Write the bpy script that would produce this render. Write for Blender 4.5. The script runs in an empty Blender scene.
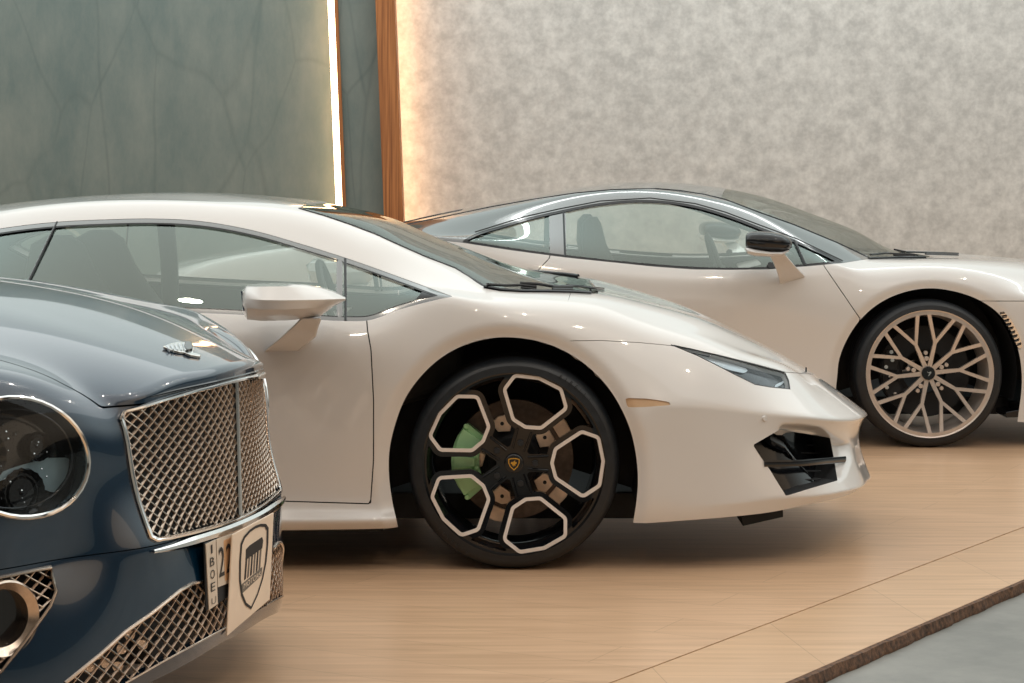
import bpy, bmesh, math, random
import numpy as np
from mathutils import Vector, Matrix
from mathutils.bvhtree import BVHTree
random.seed(7)
C = bpy.context.scene
COL = C.collection
PI = math.pi
F_PX, CAM_H, HOR = 2133.0, 1.205, 180.0

# ------------------------------------------------------------------ camera, world, lights, exposure
cd = bpy.data.cameras.new('camera'); cam = bpy.data.objects.new('camera', cd); COL.objects.link(cam)
cam.location = (0, 0, CAM_H); cam.rotation_euler = (PI/2, 0, 0)
cd.sensor_width = 36; cd.lens = 36*F_PX/1024; cd.shift_y = -(341.5-HOR)/1024
cd.clip_end = 200
C.camera = cam
w = bpy.data.worlds.new('world'); C.world = w; w.use_nodes = True
nt = w.node_tree; nt.nodes.clear()
bg = nt.nodes.new('ShaderNodeBackground'); out = nt.nodes.new('ShaderNodeOutputWorld')
bg.inputs[0].default_value = (0.90, 1.0, .97, 1); bg.inputs[1].default_value = 0.16
nt.links.new(bg.outputs[0], out.inputs[0])
# the hall's light upper half: bright above the low partition walls, dimmer towards the visitors' side
_tc = nt.nodes.new('ShaderNodeTexCoord'); _sx = nt.nodes.new('ShaderNodeSeparateXYZ'); nt.links.new(_tc.outputs['Generated'], _sx.inputs[0])
_mz = nt.nodes.new('ShaderNodeMapRange'); _mz.interpolation_type = 'SMOOTHSTEP'
_mz.inputs['From Min'].default_value = .02; _mz.inputs['From Max'].default_value = .26; _mz.inputs['To Min'].default_value = .09; _mz.inputs['To Max'].default_value = .80
_my = nt.nodes.new('ShaderNodeMapRange'); _my.inputs['From Min'].default_value = -.5; _my.inputs['From Max'].default_value = .3; _my.inputs['To Min'].default_value = .20; _my.inputs['To Max'].default_value = 1.0
nt.links.new(_sx.outputs['Z'], _mz.inputs['Value']); nt.links.new(_sx.outputs['Y'], _my.inputs['Value'])
_mm = nt.nodes.new('ShaderNodeMath'); _mm.operation = 'MULTIPLY'; nt.links.new(_mz.outputs[0], _mm.inputs[0]); nt.links.new(_my.outputs[0], _mm.inputs[1])
nt.links.new(_mm.outputs[0], bg.inputs[1])
_mc = nt.nodes.new('ShaderNodeMix'); _mc.data_type = 'RGBA'; _mc.inputs['A'].default_value = (1.0, .83, .65, 1); _mc.inputs['B'].default_value = (.90, 1.0, .97, 1)
_mf = nt.nodes.new('ShaderNodeMapRange'); _mf.inputs['From Min'].default_value = -.3; _mf.inputs['From Max'].default_value = .25
nt.links.new(_sx.outputs['Y'], _mf.inputs['Value']); nt.links.new(_mf.outputs[0], _mc.inputs['Factor']); nt.links.new(_mc.outputs['Result'], bg.inputs[0])
C.view_settings.view_transform = 'Standard'; C.view_settings.look = 'None'
C.view_settings.gamma = 1; C.view_settings.use_curve_mapping = False
C.view_settings.exposure = 0.24

def area(name, loc, target, size, power, color, sy=None):
    l = bpy.data.lights.new(name, 'AREA'); l.energy = power; l.color = color
    l.shape = 'RECTANGLE' if sy else 'DISK'; l.size = size
    if sy: l.size_y = sy
    o = bpy.data.objects.new(name, l); COL.objects.link(o); o.location = loc
    d = Vector(target)-Vector(loc); o.rotation_euler = d.to_track_quat('-Z', 'Y').to_euler()
    return o
area('ceiling_panel_light', (0, 7.3, 5.8), (0, 7.3, 0), 20.0, 480, (.98, 1.0, .99), 11.2)
area('wall_fill_light', (0.5, 11.6, 4.5), (0.5, 13.2, 2.9), 16.0, 195, (.97, 1.0, .98), .6)  # added fill above the view, brightens the back wall; no lamp of the hall
area('side_panel_light', (7.5, 2.2, 3.0), (0, 6.2, .4), 5.5, 24, (1.0, .72, .47), 3.2)
for i, (x, y, z) in enumerate([(-2.4, 3.4, 4.6), (-.6, 2.6, 4.4), (.9, 3.0, 4.5), (2.2, 2.4, 4.3), (3.4, 4.2, 4.6), (1.6, 5.2, 4.8), (3.9, 7.6, 4.8), (-1.6, 5.4, 4.8)]):
    area('ceiling_spot_light', (x, y, z), (x*.3+.3, 7.0, .4), .11, 9, (1.0, .86, .70))

# ------------------------------------------------------------------ materials
MATS = {}
def principled(name, col, rough=.5, metal=0, coat=0, spec=.5, emit=None, es=0, coat_rough=.03, ior=None):
    m = bpy.data.materials.new(name); m.use_nodes = True
    b = m.node_tree.nodes['Principled BSDF']
    b.inputs['Base Color'].default_value = (*col, 1); b.inputs['Roughness'].default_value = rough
    b.inputs['Metallic'].default_value = metal; b.inputs['Coat Weight'].default_value = coat
    b.inputs['Coat Roughness'].default_value = coat_rough
    b.inputs['Specular IOR Level'].default_value = spec
    if ior: b.inputs['IOR'].default_value = ior
    if emit: b.inputs['Emission Color'].default_value = (*emit, 1); b.inputs['Emission Strength'].default_value = es
    MATS[name] = m
    return m
def nodes(m): return m.node_tree.nodes, m.node_tree.links, m.node_tree.nodes['Principled BSDF']
def noisy(m, scale, amt, rough_amt=0, coord='Object'):
    """small procedural variation of the base colour and roughness"""
    N, L, b = nodes(m)
    tc = N.new('ShaderNodeTexCoord'); n = N.new('ShaderNodeTexNoise'); n.inputs['Scale'].default_value = scale
    L.new(tc.outputs[coord], n.inputs['Vector'])
    c = tuple(b.inputs['Base Color'].default_value)
    r = N.new('ShaderNodeValToRGB')
    r.color_ramp.elements[0].position = .3; r.color_ramp.elements[1].position = .7
    r.color_ramp.elements[0].color = (*[max(0, x*(1-amt)) for x in c[:3]], 1)
    r.color_ramp.elements[1].color = (*[min(1, x*(1+amt)) for x in c[:3]], 1)
    L.new(n.outputs['Fac'], r.inputs[0]); L.new(r.outputs[0], b.inputs['Base Color'])
    if rough_amt:
        mr = N.new('ShaderNodeMapRange'); v = b.inputs['Roughness'].default_value
        mr.inputs['To Min'].default_value = v-rough_amt; mr.inputs['To Max'].default_value = v+rough_amt
        L.new(n.outputs['Fac'], mr.inputs['Value']); L.new(mr.outputs[0], b.inputs['Roughness'])
    return m
WHITE = noisy(principled('white_paint', (.72, .70, .685), .28, 0, 1.0), 3, .006)
WHITE2 = noisy(principled('pearl_white_paint', (.72, .705, .69), .28, 0, 1.0), 3, .006)
BLUE = noisy(principled('blue_metallic_paint', (.0012, .021, .050), .22, .2, 1.0), 60, .06)
DARK = noisy(principled('dark_inner_plastic', (.012, .014, .017), .7), 20, .2)
GLOSS = noisy(principled('gloss_black', (.005, .006, .008), .14, 0, .35, spec=.4), 20, .2)
BLACKROOF = noisy(principled('gloss_black_roof_paint', (.022, .030, .028), .14, 0, 1.0, ior=2.2), 20, .1)
RUBBER = noisy(principled('tyre_rubber', (.011, .014, .018), .45), 40, .2, .06)
CHROME = noisy(principled('chrome', (.78, .76, .74), .12, 1), 30, .04)
MESHM = noisy(principled('satin_chrome_mesh', (.62, .52, .44), .26, 1), 80, .08)
BRONZE = noisy(principled('bronze_wheel_metal', (.68, .61, .56), .36, .7), 30, .05)
ACCENT = noisy(principled('wheel_accent_silver', (.82, .76, .72), .40, .1), 30, .03)
DISC = noisy(principled('brake_disc_carbon', (.10, .070, .052), .5, .2), 60, .25)
TAB = noisy(principled('brake_bell_metal', (.80, .62, .48), .4, .5), 40, .1)
GREEN = noisy(principled('green_caliper_paint', (.44, .80, .42), .38, 0, .3), 30, .06)
TAN = noisy(principled('amber_reflector', (.62, .42, .26), .35, 0, .6), 30, .05)
WOODP = principled('post_wood', (.33, .12, .036), .5)
def _grain():
    N, L, b = nodes(WOODP); tc = N.new('ShaderNodeTexCoord'); mp = N.new('ShaderNodeMapping'); mp.inputs['Scale'].default_value = (60, 60, 1.2)
    nz = N.new('ShaderNodeTexNoise'); nz.inputs['Scale'].default_value = 1.6; nz.inputs['Detail'].default_value = 5; r = N.new('ShaderNodeValToRGB')
    r.color_ramp.elements[0].position = .35; r.color_ramp.elements[0].color = (.22, .075, .022, 1); r.color_ramp.elements[1].position = .65; r.color_ramp.elements[1].color = (.44, .175, .055, 1)
    L.new(tc.outputs['Object'], mp.inputs[0]); L.new(mp.outputs[0], nz.inputs['Vector']); L.new(nz.outputs['Fac'], r.inputs[0]); L.new(r.outputs[0], b.inputs['Base Color'])
_grain()
LED = principled('led_strip_diffuser', (1, .9, .8), .5, emit=(1.0, .64, .36), es=9.0)
LED2 = principled('led_strip_warm', (1, .8, .6), .5, emit=(1.0, .56, .28), es=11.0)
SIGN = noisy(principled('sign_board_cream', (.82, .68, .55), .5), 20, .04)
PLATEW = noisy(principled('plate_white', (.66, .56, .46), .45), 20, .04)
PLATEO = noisy(principled('plate_bronze', (.62, .36, .19), .45), 20, .06)
INK = noisy(principled('black_ink', (.012, .012, .014), .5), 20, .1)
GREYINK = noisy(principled('grey_ink', (.16, .14, .12), .5), 20, .1)
GOLD = noisy(principled('badge_gold', (.75, .42, .06), .3, .6), 40, .1)
SEAT = noisy(principled('seat_leather', (.05, .055, .055), .6), 12, .15)
LAMPIN = noisy(principled('lamp_inner_silver', (.60, .66, .70), .3, .4), 30, .05)
LAMPBL = noisy(principled('lamp_inner_blue', (.30, .42, .48), .3, .3), 30, .05)
BEIGE = noisy(principled('reflector_bowl', (.55, .47, .38), .3, .4), 30, .1)

def glassmat(name, tint, ior, gl=(1, 1, 1), base=0.0):
    m = bpy.data.materials.new(name); m.use_nodes = True
    N, L = m.node_tree.nodes, m.node_tree.links
    N.clear()
    o = N.new('ShaderNodeOutputMaterial'); mx = N.new('ShaderNodeMixShader'); tr = N.new('ShaderNodeBsdfTransparent')
    g = N.new('ShaderNodeBsdfGlossy'); fr = N.new('ShaderNodeFresnel'); nz = N.new('ShaderNodeTexNoise'); tc = N.new('ShaderNodeTexCoord')
    rm = N.new('ShaderNodeMapRange'); rm.inputs['To Min'].default_value = .0; rm.inputs['To Max'].default_value = .02
    L.new(tc.outputs['Object'], nz.inputs['Vector']); nz.inputs['Scale'].default_value = 3
    L.new(nz.outputs['Fac'], rm.inputs['Value']); L.new(rm.outputs[0], g.inputs['Roughness'])
    ge = N.new('ShaderNodeNewGeometry'); io = N.new('ShaderNodeMapRange'); io.inputs['To Min'].default_value = ior; io.inputs['To Max'].default_value = 1/ior
    L.new(ge.outputs['Backfacing'], io.inputs['Value']); L.new(io.outputs[0], fr.inputs[0])
    tr.inputs[0].default_value = (*tint, 1); g.inputs[0].default_value = (*gl, 1); fr.inputs[0].default_value = ior
    ad = N.new('ShaderNodeMath'); ad.operation = 'ADD'; ad.use_clamp = True; ad.inputs[1].default_value = base
    L.new(fr.outputs[0], ad.inputs[0]); L.new(ad.outputs[0], mx.inputs[0]); L.new(tr.outputs[0], mx.inputs[1]); L.new(g.outputs[0], mx.inputs[2])
    L.new(mx.outputs[0], o.inputs[0])
    return m
GLASS = glassmat('tinted_side_glass', (.84, .88, .86), 1.8, (.62, .72, .68), .17)
SCREEN = glassmat('windscreen_glass', (.70, .72, .70), 1.7, (.75, .78, .74), .08)
CLEAR = glassmat('clear_lamp_glass', (.85, .88, .9), 1.45, (.7, .75, .78))

for _m, _i in ((BLUE, 1.62), (BLACKROOF, 1.9), (WHITE, 1.5)): _m.node_tree.nodes['Principled BSDF'].inputs['Coat IOR'].default_value = _i

# ------------------------------------------------------------------ objects
def mkmesh(name, V, Fc, mat, parent=None, smooth=False, normals=None):
    me = bpy.data.meshes.new(name)
    me.from_pydata([tuple(map(float, v)) for v in V], [], [tuple(f) for f in Fc])
    me.materials.append(mat)
    if smooth: me.polygons.foreach_set('use_smooth', [True]*len(me.polygons))
    me.update()
    if normals is not None:
        me.normals_split_custom_set_from_vertices([tuple(map(float, n)) for n in normals])
    o = bpy.data.objects.new(name, me); COL.objects.link(o)
    if parent: o.parent = parent
    return o
def empty(name, loc=(0, 0, 0), rz=0, parent=None):
    o = bpy.data.objects.new(name, None); COL.objects.link(o); o.location = loc; o.rotation_euler = (0, 0, rz)
    o.empty_display_size = .1
    if parent: o.parent = parent
    return o
def tag(o, label=None, cat=None, group=None, kind=None):
    if label: o['label'] = label
    if cat: o['category'] = cat
    if group: o['group'] = group
    if kind: o['kind'] = kind
    return o
class MB:
    def __init__(s): s.V = []; s.F = []
    def add(s, V, Fc):
        n = len(s.V); s.V += [tuple(v) for v in V]; s.F += [tuple(i+n for i in f) for f in Fc]
    def box(s, x0, x1, y0, y1, z0, z1):
        s.add([(x, y, z) for x in (x0, x1) for y in (y0, y1) for z in (z0, z1)],
              [(0, 1, 3, 2), (4, 6, 7, 5), (0, 4, 5, 1), (2, 3, 7, 6), (0, 2, 6, 4), (1, 5, 7, 3)])
    def tube(s, pts, r, n=8, closed=False, flat=None):
        """swept tube; flat = (ra, rb) squashes the section (ra along the curve's side, rb along up)"""
        P = [Vector(p) for p in pts]; k = len(P); V = []
        up = Vector((0.03, -1, .02)).normalized()
        for i, p in enumerate(P):
            a = P[(i-1) % k] if (i > 0 or closed) else p; b = P[(i+1) % k] if (i < k-1 or closed) else p
            t = (b-a).normalized(); x = t.cross(up)
            if x.length < 1e-4: x = t.cross(Vector((0, 0, 1)))
            x.normalize(); y = x.cross(t).normalized()
            rr = r[i] if isinstance(r, (list, tuple)) else r
            ra, rb = (rr, rr) if not flat else flat
            for j in range(n):
                th = 2*PI*j/n+PI/n
                V.append(p+x*math.cos(th)*ra+y*math.sin(th)*rb)
        Fc = []
        for i in range(k if closed else k-1):
            for j in range(n):
                a, b = i*n+j, i*n+(j+1) % n; c, d = ((i+1) % k)*n+(j+1) % n, ((i+1) % k)*n+j
                Fc.append((a, b, c, d))
        if not closed: Fc += [tuple(range(n))[::-1], tuple(range((k-1)*n, k*n))]
        s.add(V, Fc)
    def lathe(s, prof, n=96, closed=False):
        """profile (r, y) turned about the Y axis"""
        k = len(prof); V = [(r*math.cos(2*PI*j/n), y, r*math.sin(2*PI*j/n)) for j in range(n) for r, y in prof]
        Fc = []
        for j in range(n):
            for i in range(k if closed else k-1):
                a, b = j*k+i, j*k+(i+1) % k; j2 = (j+1) % n
                Fc.append((a, b, j2*k+(i+1) % k, j2*k+i))
        s.add(V, Fc)
    def prism(s, poly, y0, y1):
        """polygon in (x, z) pushed from y0 to y1"""
        n = len(poly); V = [(x, y0, z) for x, z in poly]+[(x, y1, z) for x, z in poly]
        s.add(V, [tuple(range(n)), tuple(range(n, 2*n))[::-1]]+[(i, i+n, (i+1) % n+n, (i+1) % n) for i in range(n)])
    def slab(s, pts, off):
        """closed 3-D outline given thickness along the vector off"""
        n = len(pts); P = [Vector(p) for p in pts]; o = Vector(off)
        s.add(P+[p+o for p in P], [tuple(range(n)), tuple(range(n, 2*n))[::-1]]+[(i, i+n, (i+1) % n+n, (i+1) % n) for i in range(n)])
    def loft(s, secs):
        n = len(secs[0]); V = [p for c in secs for p in c]; Fc = []
        for i in range(len(secs)-1):
            for j in range(n): Fc.append((i*n+j, i*n+(j+1) % n, (i+1)*n+(j+1) % n, (i+1)*n+j))
        Fc += [tuple(range(n))[::-1], tuple(range((len(secs)-1)*n, len(secs)*n))]
        s.add(V, Fc)
    def build(s, name, mat, parent=None, smooth=False, bevel=0, subsurf=0, angle=40):
        me = bpy.data.meshes.new(name); me.from_pydata(s.V, [], s.F); me.materials.append(mat)
        bm = bmesh.new(); bm.from_mesh(me); bmesh.ops.recalc_face_normals(bm, faces=bm.faces); bm.to_mesh(me); bm.free()
        o = bpy.data.objects.new(name, me); COL.objects.link(o)
        if parent: o.parent = parent
        if smooth:
            me.polygons.foreach_set('use_smooth', [True]*len(me.polygons))
            if angle: me.set_sharp_from_angle(angle=math.radians(angle))
        if bevel:
            b = o.modifiers.new('bevel', 'BEVEL'); b.width = bevel; b.segments = 3; b.limit_method = 'ANGLE'; b.angle_limit = math.radians(30)
        if subsurf:
            b = o.modifiers.new('sub', 'SUBSURF'); b.levels = subsurf; b.render_levels = subsurf
        return o

# ------------------------------------------------------------------ image <-> place
def P(u, v, D): return Vector(((u-512)*D/F_PX, D, CAM_H-(v-HOR)*D/F_PX))
def px(V):
    V = np.asarray(V, float); return 512+F_PX*V[:, 0]/V[:, 1], HOR+F_PX*(CAM_H-V[:, 2])/V[:, 1]

# ------------------------------------------------------------------ signed distances and clipping
def sdf(x, y, poly):
    """signed distance to a closed polygon, positive inside"""
    x = np.asarray(x, float); y = np.asarray(y, float); p = np.asarray(poly, float)
    d = np.full(x.shape, 1e18); ins = np.zeros(x.shape, bool)
    n = len(p)
    for i in range(n):
        ax, ay = p[i]; bx, by = p[(i+1) % n]; ex, ey = bx-ax, by-ay; wx, wy = x-ax, y-ay
        t = np.clip((wx*ex+wy*ey)/(ex*ex+ey*ey+1e-18), 0, 1)
        d = np.minimum(d, (wx-ex*t)**2+(wy-ey*t)**2)
        c = ((ay > y) != (by > y)) & (x < (bx-ax)*(y-ay)/((by-ay) if by != ay else 1e-18)+ax)
        ins ^= c
    return np.where(ins, 1, -1)*np.sqrt(d)
def spl(poly, n=5, closed=True, corner=38):
    """smooth the outline but keep its sharp corners"""
    m = len(poly); P_ = [np.array(p, float) for p in poly]; tan = []
    for i in range(m):
        a, b, c = P_[(i-1) % m], P_[i], P_[(i+1) % m]; u_, v_ = b-a, c-b; lu, lv = np.linalg.norm(u_)+1e-9, np.linalg.norm(v_)+1e-9
        ang = math.degrees(math.acos(max(-1, min(1, float(np.dot(u_, v_)/lu/lv)))))
        t = None if ang > corner or (not closed and i in (0, m-1)) else (u_/lu*lv+v_/lv*lu)/(lu+lv); tan.append(t)
    out = []
    for i in range(m if closed else m-1):
        a, b = P_[i], P_[(i+1) % m]; L_ = np.linalg.norm(b-a); d = (b-a)/(L_+1e-9)
        ta = tan[i] if tan[i] is not None else (d if tan[(i+1) % m] is None else 2*d-tan[(i+1) % m]*1.0); tb = tan[(i+1) % m] if tan[(i+1) % m] is not None else (d if tan[i] is None else 2*d-tan[i])
        for k in range(n):
            t = k/n; h = (2*t**3-3*t**2+1, t**3-2*t**2+t, -2*t**3+3*t**2, t**3-t**2)
            out.append(tuple(h[0]*a+h[1]*ta*L_+h[2]*b+h[3]*tb*L_))
    if not closed: out.append(tuple(P_[-1]))
    return out
def lined(x, y, line):
    d = np.full(np.asarray(x).shape, 1e18)
    for (ax, ay), (bx, by) in zip(line[:-1], line[1:]):
        ex, ey = bx-ax, by-ay; wx, wy = x-ax, y-ay
        t = np.clip((wx*ex+wy*ey)/(ex*ex+ey*ey+1e-18), 0, 1)
        d = np.minimum(d, (wx-ex*t)**2+(wy-ey*t)**2)
    return np.sqrt(d)
class Surf:
    """a fine mesh with a normal and a local coordinate per vertex, that can be cut along any implicit line"""
    def __init__(s, V, N, Fc): s.V, s.N, s.F = V, N, Fc
    def clip(s, f):
        """keep f >= 0; f maps the vertex array to one value per vertex"""
        if not len(s.F): return Surf(s.V, s.N, s.F)
        val = np.asarray(f(s.V), float).copy(); val[np.abs(val) < 1e-7] = 1e-7
        vl = val.tolist(); V = [tuple(v) for v in s.V.tolist()]; N = [tuple(v) for v in s.N.tolist()]
        out = []; cache = {}
        for fc in s.F:
            k = sum(vl[i] > 0 for i in fc)
            if k == len(fc): out.append(fc); continue
            if k == 0: continue
            g = []
            for q in range(len(fc)):
                i, j = fc[q], fc[(q+1) % len(fc)]
                if vl[i] > 0: g.append(i)
                if (vl[i] > 0) != (vl[j] > 0):
                    key = (i, j) if i < j else (j, i)
                    if key not in cache:
                        a, b = key; t = vl[a]/(vl[a]-vl[b])
                        V.append(tuple(V[a][c]*(1-t)+V[b][c]*t for c in range(3)))
                        N.append(tuple(N[a][c]*(1-t)+N[b][c]*t for c in range(3)))
                        cache[key] = len(V)-1
                    g.append(cache[key])
            if len(g) >= 3: out.append(tuple(g))
        # drop unused vertices
        used = sorted({i for f_ in out for i in f_}); mp = {o: n for n, o in enumerate(used)}
        if not used: return Surf(np.zeros((0, 3)), np.zeros((0, 3)), [])
        return Surf(np.array([V[i] for i in used]), np.array([N[i] for i in used]), [tuple(mp[i] for i in f_) for f_ in out])
    def offset(s, d): return Surf(s.V+s.N*d, s.N, s.F)
    def rim(s, depth, skip=None):
        """quads that turn the open edges inward by depth, so every panel has a thickness"""
        cnt = {}
        for f_ in s.F:
            for q in range(len(f_)):
                i, j = f_[q], f_[(q+1) % len(f_)]; k = (min(i, j), max(i, j))
                cnt[k] = None if k in cnt else (i, j)
        E = [e for e in cnt.values() if e is not None]
        V = []; N = []; Fc = []
        for i, j in E:
            a, b = s.V[i], s.V[j]
            if skip is not None and skip(a) and skip(b): continue
            c, d = b-s.N[j]*depth, a-s.N[i]*depth
            n = np.cross(b-a, d-a); L = np.linalg.norm(n)
            if L < 1e-12: continue
            n = -n/L; k = len(V); V += [a, b, c, d]; N += [n]*4; Fc.append((k+1, k, k+3, k+2))
        return V, N, Fc

class Car:
    """a body cage given by half, mirrored, refined to a smooth surface through the given points"""
    def __init__(s, root, M):
        s.root = root; s.M = M                       # M: local (a forward, w to the near side, z) -> world
        s.Mi = M.inverted(); s.Mn = np.array(M)[:3, :3]; s.Mt = np.array(M)[:3, 3]; s.Min = np.array(s.Mi)[:3, :3]; s.Mit = np.array(s.Mi)[:3, 3]
    def uvw(s, u, v, w_):
        """point seen at pixel (u, v) that lies w_ off the centreline"""
        o = Vector((0, 0, CAM_H)); d = Vector(((u-512)/F_PX, 1, -(v-HOR)/F_PX))
        ol = s.Mi @ o; dl = s.Mi.to_3x3() @ d; t = (w_-ol.y)/dl.y
        return tuple(ol+dl*t)
    def world(s, L): return np.asarray(L) @ s.Mn.T+s.Mt
    def local(s, W): return np.asarray(W) @ s.Min.T+s.Mit
    def cage(s, band, cap, closeb, creases=(), level=4, fit=5):
        """band[col][row] local points from the front centre round the side to the rear centre; row 0 lowest.
        cap[col][row] rows inward from the band's top row for the side columns; closeb = (nf, nr) columns in the front and rear wraps"""
        nf, nr = closeb; nc = len(band); nrw = len(band[0]); V = []; idx = {}
        def add(key, p):
            idx[key] = len(V); V.append(tuple(p))
        for i, c in enumerate(band):
            for j, p in enumerate(c): add(('b', i, j), p)
        side = list(range(nf, nc-nr))                # side columns, corners included
        K = nf                                       # inner rows
        for q, i in enumerate(side):
            for k in range(1, K+1):
                if q == 0: idx[('c', i, k)] = idx[('b', nf-k, nrw-1)]
                elif q == len(side)-1: idx[('c', i, k)] = idx[('b', nc-1-nr+k, nrw-1)]
                else: add(('c', i, k), cap[q-1][k-1])
            idx[('c', i, 0)] = idx[('b', i, nrw-1)]
        Fc = []
        for i in range(nc-1):
            for j in range(nrw-1): Fc.append((idx[('b', i, j)], idx[('b', i+1, j)], idx[('b', i+1, j+1)], idx[('b', i, j+1)]))
        for i, i2 in zip(side[:-1], side[1:]):
            for k in range(K): Fc.append((idx[('c', i, k)], idx[('c', i2, k)], idx[('c', i2, k+1)], idx[('c', i, k+1)]))
        n0 = len(V); mir = {}
        for i in range(n0):
            if abs(V[i][1]) < 1e-6: mir[i] = i
            else: mir[i] = len(V); V.append((V[i][0], -V[i][1], V[i][2]))
        Fc += [tuple(mir[i] for i in f_)[::-1] for f_ in Fc]
        inv = {v: k for k, v in mir.items()}
        T = np.array(V, float); X = T.copy()
        me = bpy.data.meshes.new('cage'); me.from_pydata(X.tolist(), [], Fc)
        lv = {tuple(sorted(e.vertices)): e.index for e in me.edges}
        at = me.attributes.new('crease_edge', 'FLOAT', 'EDGE')
        def setc(a, b, c):
            for p, q in ((a, b), (mir[a], mir[b])):
                k = tuple(sorted((p, q)))
                if k in lv: at.data[lv[k]].value = c
        for kind, lo, hi, row, c in creases:
            for i in range(lo, hi):
                a, b = idx.get((kind, i, row)), idx.get((kind, i+1, row))
                if a is not None and b is not None: setc(a, b, c)
        ob = bpy.data.objects.new('cage', me); COL.objects.link(ob)
        md = ob.modifiers.new('s', 'SUBSURF'); md.levels = 2; md.render_levels = 2
        for it in range(fit):
            dg = bpy.context.evaluated_depsgraph_get(); ev = ob.evaluated_get(dg); m2 = ev.to_mesh()
            co = np.empty(len(m2.vertices)*3); m2.vertices.foreach_get('co', co); co = co.reshape(-1, 3)[:len(V)]
            X += (T-co)*.8; ev.to_mesh_clear(); me.vertices.foreach_set('co', X.ravel()); me.update(); ob.update_tag(); bpy.context.view_layer.update()
        md.levels = level
        ob.update_tag(); bpy.context.view_layer.update()
        dg = bpy.context.evaluated_depsgraph_get(); ev = ob.evaluated_get(dg); m2 = ev.to_mesh()
        n = len(m2.vertices); co = np.empty(n*3); m2.vertices.foreach_get('co', co); co = co.reshape(-1, 3)
        no = np.empty(n*3); m2.vertex_normals.foreach_get('vector', no); no = no.reshape(-1, 3)
        fs = [tuple(p.vertices) for p in m2.polygons]
        ev.to_mesh_clear(); bpy.data.objects.remove(ob)
        keep = [f_ for f_ in fs if all(co[i, 1] > -1e-4 for i in f_)]
        used = sorted({i for f_ in keep for i in f_}); mp = {o: q for q, o in enumerate(used)}
        V2 = co[used]; N2 = no[used]; F2 = [tuple(mp[i] for i in f_) for f_ in keep]
        # outward normals
        cen = np.array([V2[:, 0].mean(), 0, .3])
        if ((V2-cen)*N2).sum(1).mean() < 0: N2 = -N2; F2 = [f_[::-1] for f_ in F2]
        s.S = Surf(V2, N2, F2); s.refresh()
        return s.S
    def renorm(s, m):
        """fresh normals where the skin was pressed in"""
        F3 = np.array([f_ for f_ in s.S.F if len(f_) == 4]); V = s.S.V; n = np.cross(V[F3[:, 2]]-V[F3[:, 0]], V[F3[:, 3]]-V[F3[:, 1]]); A_ = np.zeros_like(V)
        for k in range(4): np.add.at(A_, F3[:, k], n)
        A_ /= np.linalg.norm(A_, axis=1)[:, None]+1e-12; sg = np.sign((A_*s.S.N).sum(1)); s.S.N[m] = (A_*sg[:, None])[m]
    def refresh(s):
        n = len(s.S.V); W = s.world(np.vstack([s.S.V, s.S.V*[1, -1, 1]]))
        s.bvh = BVHTree.FromPolygons([Vector(v) for v in W.tolist()], list(s.S.F)+[tuple(i+n for i in f_) for f_ in s.S.F])
    def hit(s, u, v, off=0.0):
        """the world point of the body at pixel (u, v), off metres above it"""
        o = Vector((0, 0, CAM_H)); d = Vector(((u-512)/F_PX, 1, -(v-HOR)/F_PX)).normalized()
        h, n, i, dist = s.bvh.ray_cast(o, d)
        if h is None:
            h, n, i, dist = s.bvh.find_nearest(P(u, v, s.M.translation.y-.7))
        if n.dot(d) > 0: n = -n
        return h+n*off
    def wl(s, p): return s.Mi @ Vector(p)
    def uvf(s, fn):
        """cut function in pixel coordinates for clipping a local surface"""
        def g(V):
            u, v = px(s.world(V)); return fn(u, v)
        return g
    def put(s, name, surf, mat, depth=.02, both='merge', parent=None, skip_center=True):
        """link the near half and its mirror, as one mesh or as two parts"""
        parent = parent or s.root
        rv, rn, rf = surf.rim(depth, (lambda p: abs(p[1]) < 2e-3) if skip_center else None) if depth else ([], [], [])
        V = list(surf.V)+list(rv); N = list(surf.N)+list(rn); n = len(surf.V); Fc = list(surf.F)+[tuple(i+n for i in f_) for f_ in rf]
        V = np.array(V); N = np.array(N)
        Vm = V*[1, -1, 1]; Nm = N*[1, -1, 1]; Fm = [f_[::-1] for f_ in Fc]
        res = []
        def mk(V, N, Fc):
            W = s.world(V); Nw = N @ s.Mn.T; Nw /= np.linalg.norm(Nw, axis=1)[:, None]+1e-12
            W = W-np.array(s.M.translation)
            # parts sit in the thing's own frame: root is unrotated, placed at M's translation
            # face order must agree with the normals
            i0, i1, i2, il = (np.array(x) for x in zip(*[(f_[0], f_[1], f_[2], f_[-1]) for f_ in Fc]))
            g = np.cross(W[i1]-W[i0], W[i2]-W[i0])+np.cross(W[i2]-W[i0], W[il]-W[i0])
            bad = (g*(Nw[i0]+Nw[i1]+Nw[i2])).sum(1) < 0
            Fc = [f_[::-1] if q else f_ for f_, q in zip(Fc, bad)]
            return mkmesh(name, W, Fc, mat, parent, True, Nw)
        if both == 'merge':
            res.append(mk(np.vstack([V, Vm]), np.vstack([N, Nm]), Fc+[tuple(i+len(V) for i in f_) for f_ in Fm]))
        elif both == 'near': res.append(mk(V, N, Fc))
        else:
            res.append(mk(V, N, Fc)); res.append(mk(Vm, Nm, Fm))
        return res
    def off(s, o):
        """move an object built in world coordinates into the thing's frame"""
        o.data.transform(Matrix.Translation(-s.M.translation)); return o
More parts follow.
